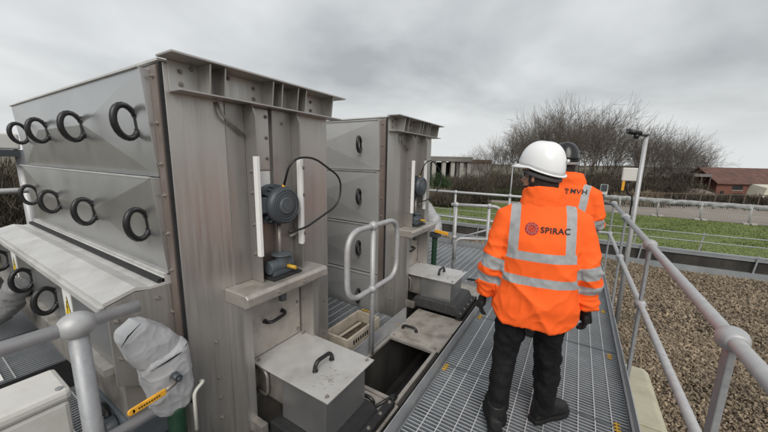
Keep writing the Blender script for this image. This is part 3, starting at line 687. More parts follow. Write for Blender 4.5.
# drip trays and dark deck under the housings
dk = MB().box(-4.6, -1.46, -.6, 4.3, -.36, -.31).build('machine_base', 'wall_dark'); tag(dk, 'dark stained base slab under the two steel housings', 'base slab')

# ---- wooden planter-like box in the gap
wb = thing('wooden_box', (-1.68, 2.2, 0), 'small open wooden box on the grating behind the kick plate', 'box')
bx0, bx1, by0, by1, bz1 = -1.82, -1.55, 1.96, 2.48, .15
m = MB().box(bx0, bx1, by0, by1, .002, .018).box(bx0, bx0 + .02, by0, by1, .018, bz1).box(bx1 - .02, bx1, by0, by1, .018, bz1).box(bx0 + .02, bx1 - .02, by0, by0 + .02, .018, bz1).box(bx0 + .02, bx1 - .02, by1 - .02, by1, .018, bz1)
m.build('box_sides', 'wood_box', wb, bevel=.002)
MB().box(bx0 + .025, bx1 - .025, by0 + .03, by0 + .49, .019, .05).build('contents', 'bed_soil', wb, bevel=.01)
MB().obox((bx0 + .10, by0 + .24, .085), (.02, .16, .012), (.014, -.003, 0), (0, -.001, .004)).build('slat', 'wood_box', wb)
w_ = MB()
for k in range(7): w_.box(bx1 + .0005, bx1 + .002, by0 + .08 + .035 * k, by0 + .10 + .035 * k, .07, .11)
w_.build('stencil', 'sign_black', wb)

# ---- lagged valves (cloth jacket, yellow lever, green hose)
def displaced(o, vox, strength, scale, smooth_it=6, name='folds', mid=.5):
    md = o.modifiers.new('remesh', 'REMESH'); md.mode = 'VOXEL'; md.voxel_size = vox; md.use_smooth_shade = True
    s_ = o.modifiers.new('smooth', 'SMOOTH'); s_.iterations = smooth_it; s_.factor = .5
    if strength:
        tx = bpy.data.textures.new(name, 'CLOUDS'); tx.noise_scale = scale; tx.noise_depth = 3
        d = o.modifiers.new('displace', 'DISPLACE'); d.texture = tx; d.strength = strength; d.mid_level = mid; d.texture_coords = 'GLOBAL'
    return o
def bake(o):
    dg_ = bpy.context.evaluated_depsgraph_get(); ev = o.evaluated_get(dg_)
    me = bpy.data.meshes.new_from_object(ev); old = o.data; o.modifiers.clear(); o.data = me; bpy.data.meshes.remove(old); return o
lv = thing('lagged_valve', (-1.66, .62, .2), 'valve in a grey cloth jacket with yellow lever beside the nearer housing', 'valve', 'lagged valves')
def soft(rings): return [[Vector(p) for p in r_] for r_ in rings]
def ring(c, e1, e2, n=20, p=2.6):
    c, e1, e2 = Vector(c), Vector(e1), Vector(e2); o = []
    for i in range(n):
        a = 2 * math.pi * i / n; ca, sa = math.cos(a), math.sin(a)
        o.append(c + e1 * math.copysign(abs(ca) ** (2 / p), ca) + e2 * math.copysign(abs(sa) ** (2 / p), sa))
    return o
def crease(o, amp, fr, seed, sharp=3.0):
    """sharp cloth creases: ridged noise along the normals"""
    me = o.data; no = [v.normal.copy() for v in me.vertices]
    for i, v in enumerate(me.vertices):
        p = v.co + wloc(o); q = Vector((p.x * fr + seed, p.y * fr * 1.1, p.z * fr * .8))
        r1 = (1 - abs(noise.noise(q))) ** sharp; r2 = (1 - abs(noise.noise(q * 2.3 + Vector((3, 1, 7))))) ** (sharp + 2)
        v.co = v.co + no[i] * (amp * (r1 - .45) + amp * .45 * (r2 - .4) + amp * .8 * noise.noise(q * .6))
    me.update()
m = MB().loft([ring(c, e1, e2, 28, 4.5) for c, e1, e2 in (
    ((-1.665, .500, .935), (.0, .030, .018), (.05, 0, .0)), ((-1.655, .515, .915), (.0, .055, .030), (.070, 0, 0)), ((-1.645, .565, .835), (.0, .085, .040), (.078, 0, 0)), ((-1.64, .600, .765), (.0, .092, .030), (.076, 0, 0)), ((-1.64, .605, .745), (.0, .085, .025), (.06, 0, 0)))])
o = displaced(m.build('upper_jacket', 'lagging', lv), .005, 0, .09, 1); bake(o); crease(o, .006, 9, 2)
MB().tube([(-1.592, .452, .885), (-1.588, .480, .925), (-1.590, .530, .962)], [.001, .0035, .001], 8).build('seam', 'black_cloth', lv)
m = MB().loft([ring(c, e1, e2, 28, 3.6) for c, e1, e2 in (
    ((-1.635, .605, .785), (.0, .088, .028), (.062, 0, 0)), ((-1.63, .612, .765), (.0, .098, .026), (.082, 0, 0)), ((-1.628, .620, .67), (0, .100, .015), (.090, 0, 0)), ((-1.628, .628, .57), (0, .092, .006), (.086, 0, 0)), ((-1.63, .630, .47), (0, .078, 0), (.07, 0, 0)), ((-1.63, .630, .45), (0, .060, 0), (.055, 0, 0)))])
o = displaced(m.build('lower_jacket', 'lagging', lv), .005, 0, .09, 1); bake(o); crease(o, .010, 8, 5)
MB().tube([(-1.555, .535, .735), (-1.545, .60, .752), (-1.545, .66, .765), (-1.56, .70, .79)], [.001, .0035, .003, .001], 8).build('seam', 'black_cloth', lv)
MB().tube([(-1.555, .61, .66), (-1.50, .60, .656), (-1.488, .55, .65)], [.012, .012, .010], 8).build('lever_core', 'steel_dirty', lv)
MB().obox((-1.485, .492, .646), (0, .066, .005), (.006, 0, 0), (0, -.001, .015)).cyl((-1.491, .427, .641), (-1.479, .427, .641), .015, n=14).build('lever', 'lever_yellow', lv, bevel=.004)
w_ = MB()
for k in range(9): w_.obox((-1.4785, .452 + .0095 * k, .6435 + .0007 * k), (0, .0028, .0003), (.0012, 0, 0), (0, -.0002, .0030))
w_.build('lettering', 'sign_black', lv)
MB().cyl((-1.56, .62, .668), (-1.50, .62, .668), .02, n=6).cyl((-1.50, .62, .668), (-1.485, .62, .668), .010, n=8).build('spindle_nut', 'motor_dark', lv)
m = MB(); pts = [(-1.60, .635, .47 - .03 * i) for i in range(26)]
m.tube(pts, [.042 if i % 2 else .039 for i in range(26)], 16); m.build('hose', 'green_hose', lv)
MB().tube(fillet([(-1.55, .70, .30), (-1.545, .70, .52), (-1.56, .76, .54), (-1.60, .76, .52)], .03), .009, 8).build('strap', 'strap_white', lv)

lw = thing('lagged_valve', (-1.75, 4.15, .3), 'grey lagged pipe elbow with a yellow lever beyond the second housing', 'valve', 'lagged valves')
m = MB(); m.tube(fillet([(-2.25, 4.18, 1.18), (-2.0, 4.2, 1.15), (-1.72, 4.2, .86), (-1.70, 4.2, .70)], .12), .105, 18)
o = displaced(m.build('jacket', 'lagging', lw), .012, .05, .08); bake(o)
for d in (.1, .3, .5):
    c_ = Vector((-1.97, 4.2, 1.12)).lerp(Vector((-1.72, 4.2, .84)), d + .1)
MB().obox((-1.56, 4.1, .72), (.10, 0, -.01), (0, .01, 0), (.002, 0, .022)).build('lever', 'lever_yellow', lw, bevel=.004)
MB().box(-1.76, -1.62, 4.12, 4.26, .62, .70).build('valve_body', 'motor_dark', lw, bevel=.01)
MB().tube([(-1.69, 4.18, .62 - .03 * i) for i in range(21)], [.04 if i % 2 else .037 for i in range(21)], 14).build('hose', 'green_hose', lw)

# ---- dark actuator under the lagged valve, and lagged pipe at far left
da = thing('actuator', (-2.05, .62, .2), 'dark grey block with a round knob below the cloth wrapped valve', 'actuator')
MB().box(-2.42, -1.78, .50, .72, .20, .34).build('casing', 'motor_paint', da, bevel=.012)
MB().cyl((-1.98, .497, .27), (-1.98, .45, .27), .055, .045, 20).build('knob', 'motor_dark', da, bevel=.004)
MB().tube(arc((-2.08, .48, .27), .07, R(20), R(200), 10, (1, 0, 0), (0, 0, 1)), .016, 10).build('knob_guard', 'black_plastic', da)
MB().box(-2.3, -2.2, .55, .65, .0, .20).box(-1.95, -1.85, .55, .65, .0, .20).build('feet', 'motor_dark', da)
material('lagging_dark', (.19, .19, .195), .75, 0, .2, 8, (1, 1, 1), .5, 35)
pp = thing('lagged_pipe', (-3.4, .35, .3), 'thick grey lagged pipe under the lower doors at the left edge', 'pipe')
m = MB().tube(fillet([(-4.9, .16, .36), (-4.2, .24, .40), (-3.6, .32, .46), (-3.42, .45, .75)], .3), .085, 18)
o = displaced(m.build('lagging', 'lagging_dark', pp), .014, .05, .1); bake(o)
m = MB().tube([(-4.55, .38, .25), (-4.55, .38, 1.0)], .11, 16); bake(displaced(m.build('riser', 'lagging_dark', pp), .014, .05, .1))

# ---- left platforms
lp = thing('left_platform', (-3.9, .1, .2), 'raised grating platform at the left edge below the doors', 'platform')
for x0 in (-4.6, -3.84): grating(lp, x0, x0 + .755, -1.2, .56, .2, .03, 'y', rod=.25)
MB().box(-3.078, -3.072, -1.2, .60, .0, .198).build('riser', 'rubber', lp)
MB().box(-3.071, -3.066, .05, .36, .115, .165).build('name_strip', 'label_white', lp)
MB().box(-3.40, -3.12, .18, .26, .2025, .206).build('name_plate', 'label_white', lp)
ln = thing('low_platform', (-2.3, .1, 0), 'lower grating platform under the near handrail', 'platform')
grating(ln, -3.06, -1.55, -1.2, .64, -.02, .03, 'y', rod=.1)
MB().box(-3.06, -1.55, .642, .648, -.1, .0).build('kick_plate', 'galvanised', ln)
je = thing('junction_enclosure', (-1.95, .1, .3), 'pale grey plastic junction box beside the near handrail post', 'box')
jb = MB().box(-2.10, -1.86, -.45, .325, .42, .60).build('case', 'enclosure_grey', je, bevel=.018)
jl = MB().box(-2.11, -1.85, -.46, .335, .602, .66).build('lid', 'enclosure_grey', je, bevel=.02)
MB().cyl((-1.88, .30, .66), (-1.88, .30, .666), .013, n=14).cyl((-1.88, -.42, .66), (-1.88, -.42, .666), .013, n=14).build('screw', 'galvanised', jl)
MB().box(-1.8598, -1.8575, .02, .18, .50, .54).build('label_plate', 'cladding', jb)
for y in (-.3, .2): MB().box(-2.0, -1.96, y - .02, y + .02, -.02, .42).build('stand', 'galvanised', je)

# ================================================================== PEOPLE
def body_mesh(J, edges, root):
    """one continuous skinned body: J name -> (pos, rx, ry)"""
    names = list(J); me = bpy.data.meshes.new('body'); me.from_pydata([J[n][0] for n in names], [(names.index(a), names.index(b)) for a, b in edges], [])
    o = bpy.data.objects.new('body', me); COL.objects.link(o); md = o.modifiers.new('skin', 'SKIN'); md.branch_smoothing = .6
    for i, n in enumerate(names): me.skin_vertices[0].data[i].radius = J[n][1:3]; me.skin_vertices[0].data[i].use_root = (n == root)
    sb = o.modifiers.new('sub', 'SUBSURF'); sb.levels = sb.render_levels = 2
    return bake(o)
def skin_chain(chains, name, levels=2):
    """several chains [(pos, r), ...] grown as skins and merged"""
    pts = []; ed = []; rad = []; roots = []
    for c_ in chains:
        o0 = len(pts); roots.append(o0)
        for i, (p, r_) in enumerate(c_):
            pts.append(tuple(p)); rad.append(r_ if isinstance(r_, tuple) else (r_, r_))
            if i: ed.append((o0 + i - 1, o0 + i))
    me = bpy.data.meshes.new(name); me.from_pydata(pts, ed, []); o = bpy.data.objects.new(name, me); COL.objects.link(o)
    o.modifiers.new('skin', 'SKIN')
    for i, r_ in enumerate(rad): me.skin_vertices[0].data[i].radius = r_; me.skin_vertices[0].data[i].use_root = i in roots
    sb = o.modifiers.new('sub', 'SUBSURF'); sb.levels = sb.render_levels = levels
    return bake(o)
def glove(wrist, direction, palm_normal, side, mat, curl=.35):
    """hand: palm, four unequal bent fingers, thumb leaving the side of the palm.  SIDE: unit vector towards the thumb"""
    d = Vector(direction).normalized(); nrm = Vector(palm_normal); nrm = (nrm - d * nrm.dot(d)).normalized(); s_ = Vector(side); s_ = (s_ - d * s_.dot(d) - nrm * s_.dot(nrm)).normalized()
    w_ = Vector(wrist); ch = []
    ch.append([(w_ - d * .03, (.030, .024)), (w_ + d * .015, (.031, .022)), (w_ + d * .05, (.040, .018)), (w_ + d * .085, (.041, .016))])
    ch.append([(w_ + d * .02 + s_ * .022, .016), (w_ + d * .08 + s_ * .026, .014)]); ch.append([(w_ + d * .02 - s_ * .022, .016), (w_ + d * .08 - s_ * .026, .014)])
    for i, (off, ln_) in enumerate(((.030, .070), (.010, .080), (-.011, .075), (-.031, .058))):
        p = w_ + d * .075 + s_ * off; a = curl * (1 + .12 * i); c_ = [(p, .0115)]; q = p; dd_ = d.copy()
        for k, fr_ in enumerate((.42, .33, .25)):
            ang = a * (k + .6); dd_ = (d * math.cos(ang) + nrm * math.sin(ang)); q = q + dd_ * ln_ * fr_ * 1.0; c_.append((q.copy(), .0105 - .0012 * k))
        ch.append(c_)
    t0 = w_ + d * .025 + s_ * .025
    ch.append([(t0, .015), (t0 + (s_ * .8 + d * .55 + nrm * .25).normalized() * .035, .0135), (t0 + (s_ * .55 + d * .8 + nrm * .4).normalized() * .065, .0115), (t0 + (s_ * .35 + d * .9 + nrm * .55).normalized() * .088, .0095)])
    o = skin_chain(ch, 'glove'); displaced(o, .0045, 0, 1, 2); bake(o)
    o.data.materials.clear(); o.data.materials.append(M[mat]); return o
def adopt(o, parent, name, mat=None):
    o.name = name; o.data.name = name; o.parent = parent
    if mat: o.data.materials.clear(); o.data.materials.append(M[mat])
    for p in o.data.polygons: p.use_smooth = True
    return o
def tor(z, cx, cy, rx, ry, n=36, p=2.3, tilt=0, skew=0):
    r_ = []
    for i in range(n):
        a = 2 * math.pi * i / n; ca, sa = math.cos(a), math.sin(a)
        x = math.copysign(abs(ca) ** (2 / p), ca) * rx; y = math.copysign(abs(sa) ** (2 / p), sa) * ry
        r_.append(Vector((cx + x, cy + y, z + tilt * y + skew * x)))
    return r_
def seg_dist(p, a, b):
    ab = b - a; t = max(0, min(1, (p - a).dot(ab) / ab.dot(ab))); return (p - (a + ab * t)).length, t

def worker(loc, rot, scale, A, label, helmet_mat, prints):
    """a standing person in local coordinates, facing +y; A holds the pose"""
    t = thing('person', loc, label, 'person'); t.rotation_euler.z = rot; t.scale = (scale,) * 3
    V_ = Vector
    hd = V_(A['head']); nk = V_(A['neck'])
    sL, eL, wL = map(V_, A['armL']); sR, eR, wR = map(V_, A['armR']); hL, kL, aL = map(V_, A['legL']); hR, kR, aR = map(V_, A['legR'])
    J = {'pelvis': ((0, 0, .95), .12, .09), 'waist': ((0, .0, 1.10), .11, .085), 'chest': (tuple(V_((0, 0, 1.28)).lerp(nk, .2)), .12, .085), 'neckbase': (tuple(nk), .06, .06),
         'neck': (tuple(nk.lerp(hd, .42)), .055, .058), 'skull0': (tuple(hd - V_((0, 0, .05))), .07, .082), 'skull': (tuple(hd + V_((0, 0, .02))), .076, .092), 'crown': (tuple(hd + V_((0, 0, .085))), .05, .06)}
    for n, a, b, c_, rr in (('L', sL, eL, wL, 0), ('R', sR, eR, wR, 0)):
        J['sh' + n] = (tuple(a - V_((0, 0, .015))), .045, .045); J['el' + n] = (tuple(b), .04, .04); J['wr' + n] = (tuple(c_), .026, .026)
    for n, a, b, c_ in (('L', hL, kL, aL), ('R', hR, kR, aR)):
        J['hip' + n] = (tuple(a), .085, .085); J['kn' + n] = (tuple(b), .052, .052); J['an' + n] = (tuple(c_), .038, .038)
    E_ = [('pelvis', 'waist'), ('waist', 'chest'), ('chest', 'neckbase'), ('neckbase', 'neck'), ('neck', 'skull0'), ('skull0', 'skull'), ('skull', 'crown')]
    for n in 'LR': E_ += [('chest', 'sh' + n), ('sh' + n, 'el' + n), ('el' + n, 'wr' + n), ('pelvis', 'hip' + n), ('hip' + n, 'kn' + n), ('kn' + n, 'an' + n)]
    adopt(body_mesh(J, E_, 'pelvis'), t, 'body', 'skin')
    # face, turned by A['turn'] (left positive)
    ft = Matrix.Rotation(A['turn'], 3, 'Z')
    def F(x, y, z): return hd + ft @ V_((x, y, z))
    fc = MB()
    def hring(z, yf, yb, hw, k=1.0):
        o = []
        for q in range(28):
            a = 2 * math.pi * q / 28; c_, s_ = math.cos(a), math.sin(a); yc = (yf + yb) / 2; hy = (yf - yb) / 2
            o.append(F(math.copysign(abs(c_) ** .92, c_) * hw * k, yc + math.copysign(abs(s_) ** .92, s_) * hy * k, z))
        return o
    HR = ((-.120, .070, .020, .018), (-.110, .086, -.005, .038), (-.09, .092, -.035, .052), (-.06, .094, -.062, .061), (-.03, .093, -.078, .067), (.0, .088, -.09, .071), (.03, .095, -.095, .074), (.07, .088, -.095, .074), (.10, .06, -.08, .058), (.115, .02, -.04, .03))
    fc.loft([hring(*h_) for h_ in HR])
    fc.tube([F(0, .082, .022), F(0, .100, -.006), F(0, .116, -.030), F(0, .100, -.042)], [.007, .009, .014, .009], 10)
    for s_ in (-1, 1): fc.ball(F(.011 * s_, .098, -.034), .009, 10, 6)
    fc.tube([F(-.05, .074, .030), F(-.022, .092, .033), F(0, .092, .030), F(.022, .092, .033), F(.05, .074, .030)], .008, 8)
    fc.tube([F(-.022, .088, -.066), F(0, .098, -.065), F(.022, .088, -.066)], [.004, .008, .004], 8)
    for s_ in (-1, 1): fc.ball(F(.076 * s_, -.008, -.015), .030, 12, 8, (.40, .68, 1.1))
    fo = fc.build('face', 'skin'); displaced(fo, .0038, 0, 1, 4); bake(fo); adopt(fo, t, 'face', 'skin')
    fe = MB()
    for s_ in (-1, 1): fe.ball(F(.031 * s_, .0835, .008), .0095)
    adopt(fe.build('eyes', 'print_black'), t, 'eyes'); adopt(MB().tube([F(-.020, .091, -.066), F(0, .1025, -.065), F(.020, .091, -.066)], [.002, .004, .002], 8).build('mouth', 'lip'), t, 'mouth')
    if prints == 'near':
        be = MB().loft([hring(*h_, 1.035) for h_ in HR[:4]] + [hring(-.052, .060, -.066, .063, 1.01)]).build('beard', 'hair'); displaced(be, .004, .004, .01, 1); bake(be); adopt(be, t, 'beard', 'hair')
    # hair: cap round the back and sides below the helmet
    hm = MB(); hr_ = []
    for i in range(7):
        z = -.085 + .028 * i; n = 22; r_ = []
        for j in range(n):
            a = math.pi * (1.0 + 1.0 * (j / (n - 1))) if True else 0
            a = math.pi - R(12) + (math.pi + R(24)) * j / (n - 1)
            k = .80 if i == 0 else 1.0
            r_.append(F(math.cos(a) * .088 * k, math.sin(a) * .104 * k - .002, z))
        for j in range(n - 1, -1, -1):
            a = math.pi - R(12) + (math.pi + R(24)) * j / (n - 1); r_.append(F(math.cos(a) * .06, math.sin(a) * .07, z))
        hr_.append(r_)
    hm.loft(hr_); ho = hm.build('hair', 'hair'); displaced(ho, .006, .012, .02, 2); bake(ho); adopt(ho, t, 'hair', 'hair')
    # helmet
    ht = Matrix.Rotation(A['turn'], 3, 'Z') @ Matrix.Rotation(A.get('nod', 0), 3, 'X')
    def Hh(x, y, z): return hd + V_((0, 0, .055)) + ht @ V_((x, y, z))
    rings = []; nn = 40
    for i in range(15):
        a = i / 14 * R(89); rz = .140 * math.sin(a); rr = math.cos(a) ** .66
        r_ = []
        for j in range(nn):
            b = 2 * math.pi * j / nn; ridge = .006 * math.exp(-(math.cos(b) * rr / .22) ** 2) * math.sin(a)
            drop = -.024 * (1 - i / 14) ** 2 * max(0, -math.sin(b)) * 1.2
            r_.append(Hh(math.cos(b) * .112 * rr, math.sin(b) * .134 * rr, rz + ridge + drop))
        rings.append(r_)
    hs = MB().loft(rings, cap=False)
    # rolled rim and peak
    rim0 = [rings[0][j] for j in range(nn)]; rim1 = []; rim2 = []
    for j in range(nn):
        b = 2 * math.pi * j / nn; pk = .046 * max(0, math.sin(b)) ** 1.6 + .008
        rim1.append(Hh(math.cos(b) * (.112 + min(pk, .010)), math.sin(b) * .134 + max(0, math.sin(b)) * pk + min(0, math.sin(b)) * .012, -.004 - .022 * max(0, math.sin(b)) - .029 * max(0, -math.sin(b))))
        rim2.append(Hh(math.cos(b) * .105, math.sin(b) * .127, -.012 - .029 * max(0, -math.sin(b))))
    hs.loft([rim0, rim1, [p - V_((0, 0, .007)) for p in rim1], rim2], cap=False)
    ho = hs.build('helmet', helmet_mat); so = ho.modifiers.new('thick', 'SOLIDIFY'); so.thickness = .004; so.offset = -1; adopt(ho, t, 'helmet')
    lb = MB()
    if prints == 'near':
        lb.obox(Hh(.030, -.1325, .050), ht @ V_((.018, .004, 0)), ht @ V_((0, .002, .001)), ht @ V_((0, .004, .010)))
        mk = adopt(lb.build('helmet_label', 'label_white'), ho, 'helmet_label')
        mk2 = MB(); mk2.ball(Hh(.092, -.076, .022), .013, 10, 6, (.7, .7, .6)); adopt(mk2.build('ratchet_badge', 'marker_red'), ho, 'ratchet_badge')
    bd = [Hh(math.cos(b) * .098, math.sin(b) * .122, -.038 - .02 * max(0, -math.sin(b))) for b in [math.pi - R(10) + (math.pi + R(20)) * j / 20 for j in range(21)]]
    bb = MB()
    rg = [[p + V_((0, 0, .013)), p + ((p - hd).normalized() * .006) + V_((0, 0, .011)), p + ((p - hd).normalized() * .006) - V_((0, 0, .011)), p - V_((0, 0, .013))] for p in bd]
    bb.loft(rg); adopt(bb.build('headband', 'grey_harness' if prints == 'near' else 'mesh_pale'), t, 'headband')
    if prints == 'near':
        gl = MB().tube([F(-.088, -.01, .012), F(-.092, .05, .014), F(-.075, .095, .014)], .004, 8)
        go = adopt(gl.build('safety_glasses', 'lens_clear'), t, 'safety_glasses')
        ln_ = MB(); ln_.loft([[F(math.sin(a) * .086, math.cos(a) * .105, .034), F(math.sin(a) * .089, math.cos(a) * .108, .034), F(math.sin(a) * .083, math.cos(a) * .102, -.012), F(math.sin(a) * .080, math.cos(a) * .099, -.012)] for a in [R(-75 + 15 * i) for i in range(11)]])
        adopt(ln_.build('lens', 'lens_clear'), go, 'lens')
    # ---- trousers
    tm = MB()
    tm.loft([tor(1.0, 0, 0, .165, .115), tor(.96, 0, -.005, .172, .125), tor(.90, 0, -.008, .18, .132), tor(.82, 0, -.005, .178, .132), tor(.78, 0, 0, .14, .11)])
    for a, b, c_ in ((hL, kL, aL), (hR, kR, aR)):
        up = a + V_((0, 0, .05)); fr = V_((1, 0, 0)); fy = V_((0, 1, 0))
        lst = [(up, .10, .115), (a.lerp(b, .35), .100, .112), (a.lerp(b, .7), .085, .098), (b, .078, .09), (b.lerp(c_, .35), .074, .087), (b.lerp(c_, .7), .07, .08), (c_ + V_((0, 0, .03)), .069, .082), (c_ - V_((0, 0, .03)), .070, .086)]
        tm.loft([ring(p, fr * rx, fy * ry, 24, 2.2) for p, rx, ry in lst])
    to = tm.build('trousers', 'black_cloth'); displaced(to, .009, .05, .09, 4, 'trouser folds'); bake(to); adopt(to, t, 'trousers', 'black_cloth')
    # ---- boots
    for a, yaw in ((aL, A['footL']), (aR, A['footR'])):
        q = Matrix.Rotation(yaw, 3, 'Z'); B = lambda x, y, z: V_((a.x, a.y, 0)) + q @ V_((x, y, z))
        bm_ = MB(); bm_.loft([ring(B(0, y, z0 + hh / 2), q @ V_((wd, 0, 0)), V_((0, 0, hh / 2)), 20, 2.8) for y, wd, hh, z0 in ((-.088, .028, .07, .025), (-.075, .040, .11, .022), (-.03, .042, .15, .02), (.03, .042, .14, .02), (.075, .047, .105, .02), (.13, .052, .085, .02), (.175, .047, .072, .022), (.20, .030, .055, .025))])
        bm_.loft([ring(B(0, -.02, z), q @ V_((.052, 0, 0)), q @ V_((0, .062, 0)), 20, 2.2) for z in (.08, .13, .19)])
        bo = bm_.build('boot', 'boot_leather'); displaced(bo, .007, .006, .05, 3); bake(bo); adopt(bo, t, 'boot', 'boot_leather')
        sm_ = MB(); sp_ = [B(x, y, 0) for x, y in ((-.034, -.10), (.034, -.10), (.045, -.06), (.042, .02), (.058, .10), (.055, .17), (.03, .215), (-.03, .215), (-.055, .17), (-.058, .10), (-.042, .02), (-.045, -.06))]
        sm_.loft([[p + V_((0, 0, .002)) for p in sp_], [p + V_((0, 0, .032)) for p in sp_]]); so_ = sm_.build('sole', 'boot_sole', bevel=.004); so_.parent = bo
    # ---- jacket
    jm = MB(); nx, ny = nk.x, nk.y
    hz_ = A['hem']
    jm.loft([tor(hz_, 0, -.01, .222, .155, tilt=.10), tor(hz_ + .12, 0, -.012, .228, .165), tor(1.02, .15 * nx, -.012, .222, .16), tor(1.15, .3 * nx, -.012 + .3 * ny, .222, .158), tor(1.27, .5 * nx, -.015 + .5 * ny, .225, .152), tor(1.36, .7 * nx, -.012 + .7 * ny, .205, .132, p=2.1),
             tor(1.43, .85 * nx, -.005 + .85 * ny, .165, .110, p=2), tor(1.475, nx, ny, .124, .097, p=2), tor(1.51, nx, ny, .090, .085, p=2)])
    for a, b, c_ in ((sL, eL, wL), (sR, eR, wR)):
        d1 = (b - a).normalized(); d2 = (c_ - b).normalized(); pts = [V_((a.x * .45 + nk.x * .5, a.y, a.z + .015)), V_((a.x * .80 + nk.x * .2, a.y, a.z + .008)), a + V_((0, 0, -.012)), a.lerp(b, .3), a.lerp(b, .65), a.lerp(b, .92), b.lerp(c_, .18), b.lerp(c_, .5), b.lerp(c_, .8), c_ - d2 * .005]
        jm.tube(pts, [.064, .072, .076, .074, .070, .067, .066, .062, .059, .056], 20)
    jo = jm.build('jacket', 'orange'); displaced(jo, .0085, 0, 1, 11); bake(jo)
    # collar
    cm_ = MB().loft([tor(1.455, nx, ny, .132, .102, p=2), tor(1.51, nx, ny, .116, .097, p=2, tilt=-.15), tor(1.558, nx + .2 * (hd.x - nx), ny + .2 * (hd.y - ny), .108, .092, p=2, tilt=-.25), tor(1.553, nx + .2 * (hd.x - nx), ny + .2 * (hd.y - ny), .094, .078, p=2, tilt=-.25)])
    # folds: displace in normal direction by stretched noise, stronger near elbows and waist
    me = jo.data; nv = len(me.vertices)
    no = [v.normal.copy() for v in me.vertices]
    arms = ((sL, eL, wL), (sR, eR, wR)); tp = np.zeros(nv, np.float32)
    for i, v in enumerate(me.vertices):
        p = v.co.copy()
        best = None
        for (a, b, c_) in arms:
            d1_, t1 = seg_dist(p, a, b); d2_, t2 = seg_dist(p, b, c_)
            if best is None or min(d1_, d2_) < best[0]:
                best = (d1_, t1 * .5, a, b, c_) if d1_ < d2_ else (d2_, .5 + t2 * .5, a, b, c_)
        inside = abs(p.x - .5 * nx) < .20 + .0 * p.z and p.z < 1.43
        onarm = best[0] < .105 and not (abs(p.x - .6 * nx) < .175) and p.z < 1.45 and best[1] > .12
        if onarm:
            s_ = best[1] * ((best[3] - best[2]).length + (best[4] - best[3]).length)
            f_ = (.018 * (1 - abs(noise.noise(V_((p.x * 5 + 2, p.y * 6, p.z * 13))))) ** 4 - .006 + .006 * noise.noise(V_((p.x * 4, p.y * 4, p.z * 7))) + .007 * (1 - abs(noise.noise(V_((p.x * 11, p.y * 12, p.z * 19 + p.x * 8))))) ** 6) * min(1, max(0, best[1] - .1) * 3)
            L_ = (best[3] - best[2]).length + (best[4] - best[3]).length; sb_ = best[1]
            tp[i] = max(.030 - abs(sb_ - A['bands'][0]) * L_, .030 - abs(sb_ - A['bands'][1]) * L_)
        else:
            dzz = max(0, 1.30 - p.z)
            k_ = min(1, dzz * 2.4 + .12)
            q_ = V_((p.x * 2.6 + 1.5, p.y * 2.6, p.z * 5.5 + p.x * 3.2)); q2_ = V_((p.x * 5.5 - p.z * 2.5, p.y * 5, p.z * 3.5 + 9))
            f_ = k_ * (.020 * (1 - abs(noise.noise(q_))) ** 5 - .005 + .010 * noise.noise(q_ * .7) + .012 * (1 - abs(noise.noise(q2_))) ** 5 - .002 + .006 * (1 - abs(noise.noise(V_((p.x * 13 + p.z * 4, p.y * 12, p.z * 8 - p.x * 6))))) ** 6)
            xx = abs(p.x - nx * max(0, (p.z - 1.0) / .5))
            b1 = .0255 - abs(p.z - A['tz'][0] + .0 * p.y); b2 = .0255 - abs(p.z - A['tz'][1])
            vb = .0265 - abs(xx - .143 + .012 * (p.z - 1.3)) if p.z > A['tz'][0] else -1
            tp[i] = max(b1, b2, vb)
        v.co = p + no[i] * f_
    at_ = me.attributes.new('tape', 'FLOAT', 'POINT'); at_.data.foreach_set('value', tp)
    adopt(jo, t, 'jacket'); me.materials.clear(); me.materials.append(M['orange_taped'])
    co = cm_.build('collar', 'orange'); displaced(co, .008, .012, .05, 3); bake(co); adopt(co, jo, 'collar', 'orange')
    # ---- gloves
    for (b, c_), s_ in (((eL, wL), -1), ((eR, wR), 1)):
        d = (c_ - b).normalized(); dd_ = A.get('handdir', {}).get(s_, d)
        g_ = glove(c_ + d * .025, dd_, A['palm'][s_], A['thumb'][s_], 'black_glove', A.get('curl', .35)); adopt(g_, t, 'glove', 'black_glove')
    # ---- print on the back
    dg_ = bpy.context.evaluated_depsgraph_get(); bv = BVHTree.FromPolygons([v.co[:] for v in me.vertices], [p.vertices[:] for p in me.polygons])
    def cast(x, z, off):
        h_ = bv.ray_cast(V_((x, -1, z)), V_((0, 1, 0))); return (h_[0] - V_((0, off, 0))) if h_[0] else V_((x, -.15, z))
    def wrap(o, cx, cz, off, name, mat, shear=0):
        me_ = o.data; b = bmesh.new(); b.from_mesh(me_); bmesh.ops.triangulate(b, faces=b.faces)
        for _ in range(2): bmesh.ops.subdivide_edges(b, edges=[e for e in b.edges if e.calc_length() > .012], cuts=1)
        bmesh.ops.triangulate(b, faces=b.faces)
        for v in b.verts: x_, z_ = v.co.x, v.co.y; v.co = cast(cx + x_, cz + z_ + shear * x_, off + v.co.z)
        b.to_mesh(me_); b.free(); o.location = (0, 0, 0); me_.materials.clear(); me_.materials.append(M[mat]); o.name = name; me_.name = name; o.parent = jo
        return o
    def text(s_, size, cx, cz, name, mat, shear=0):
        cu = bpy.data.curves.new('t', 'FONT'); cu.body = s_; cu.size = size; cu.align_x = 'LEFT'; cu.align_y = 'CENTER'; cu.resolution_u = 3; cu.offset = size * .022; cu.space_character = 1.08
        o = bpy.data.objects.new('t', cu); COL.objects.link(o); me_ = bpy.data.meshes.new_from_object(o.evaluated_get(bpy.context.evaluated_depsgraph_get()))
        bpy.data.objects.remove(o); o = bpy.data.objects.new(name, me_); COL.objects.link(o); return wrap(o, cx, cz, .004, name, mat, shear)
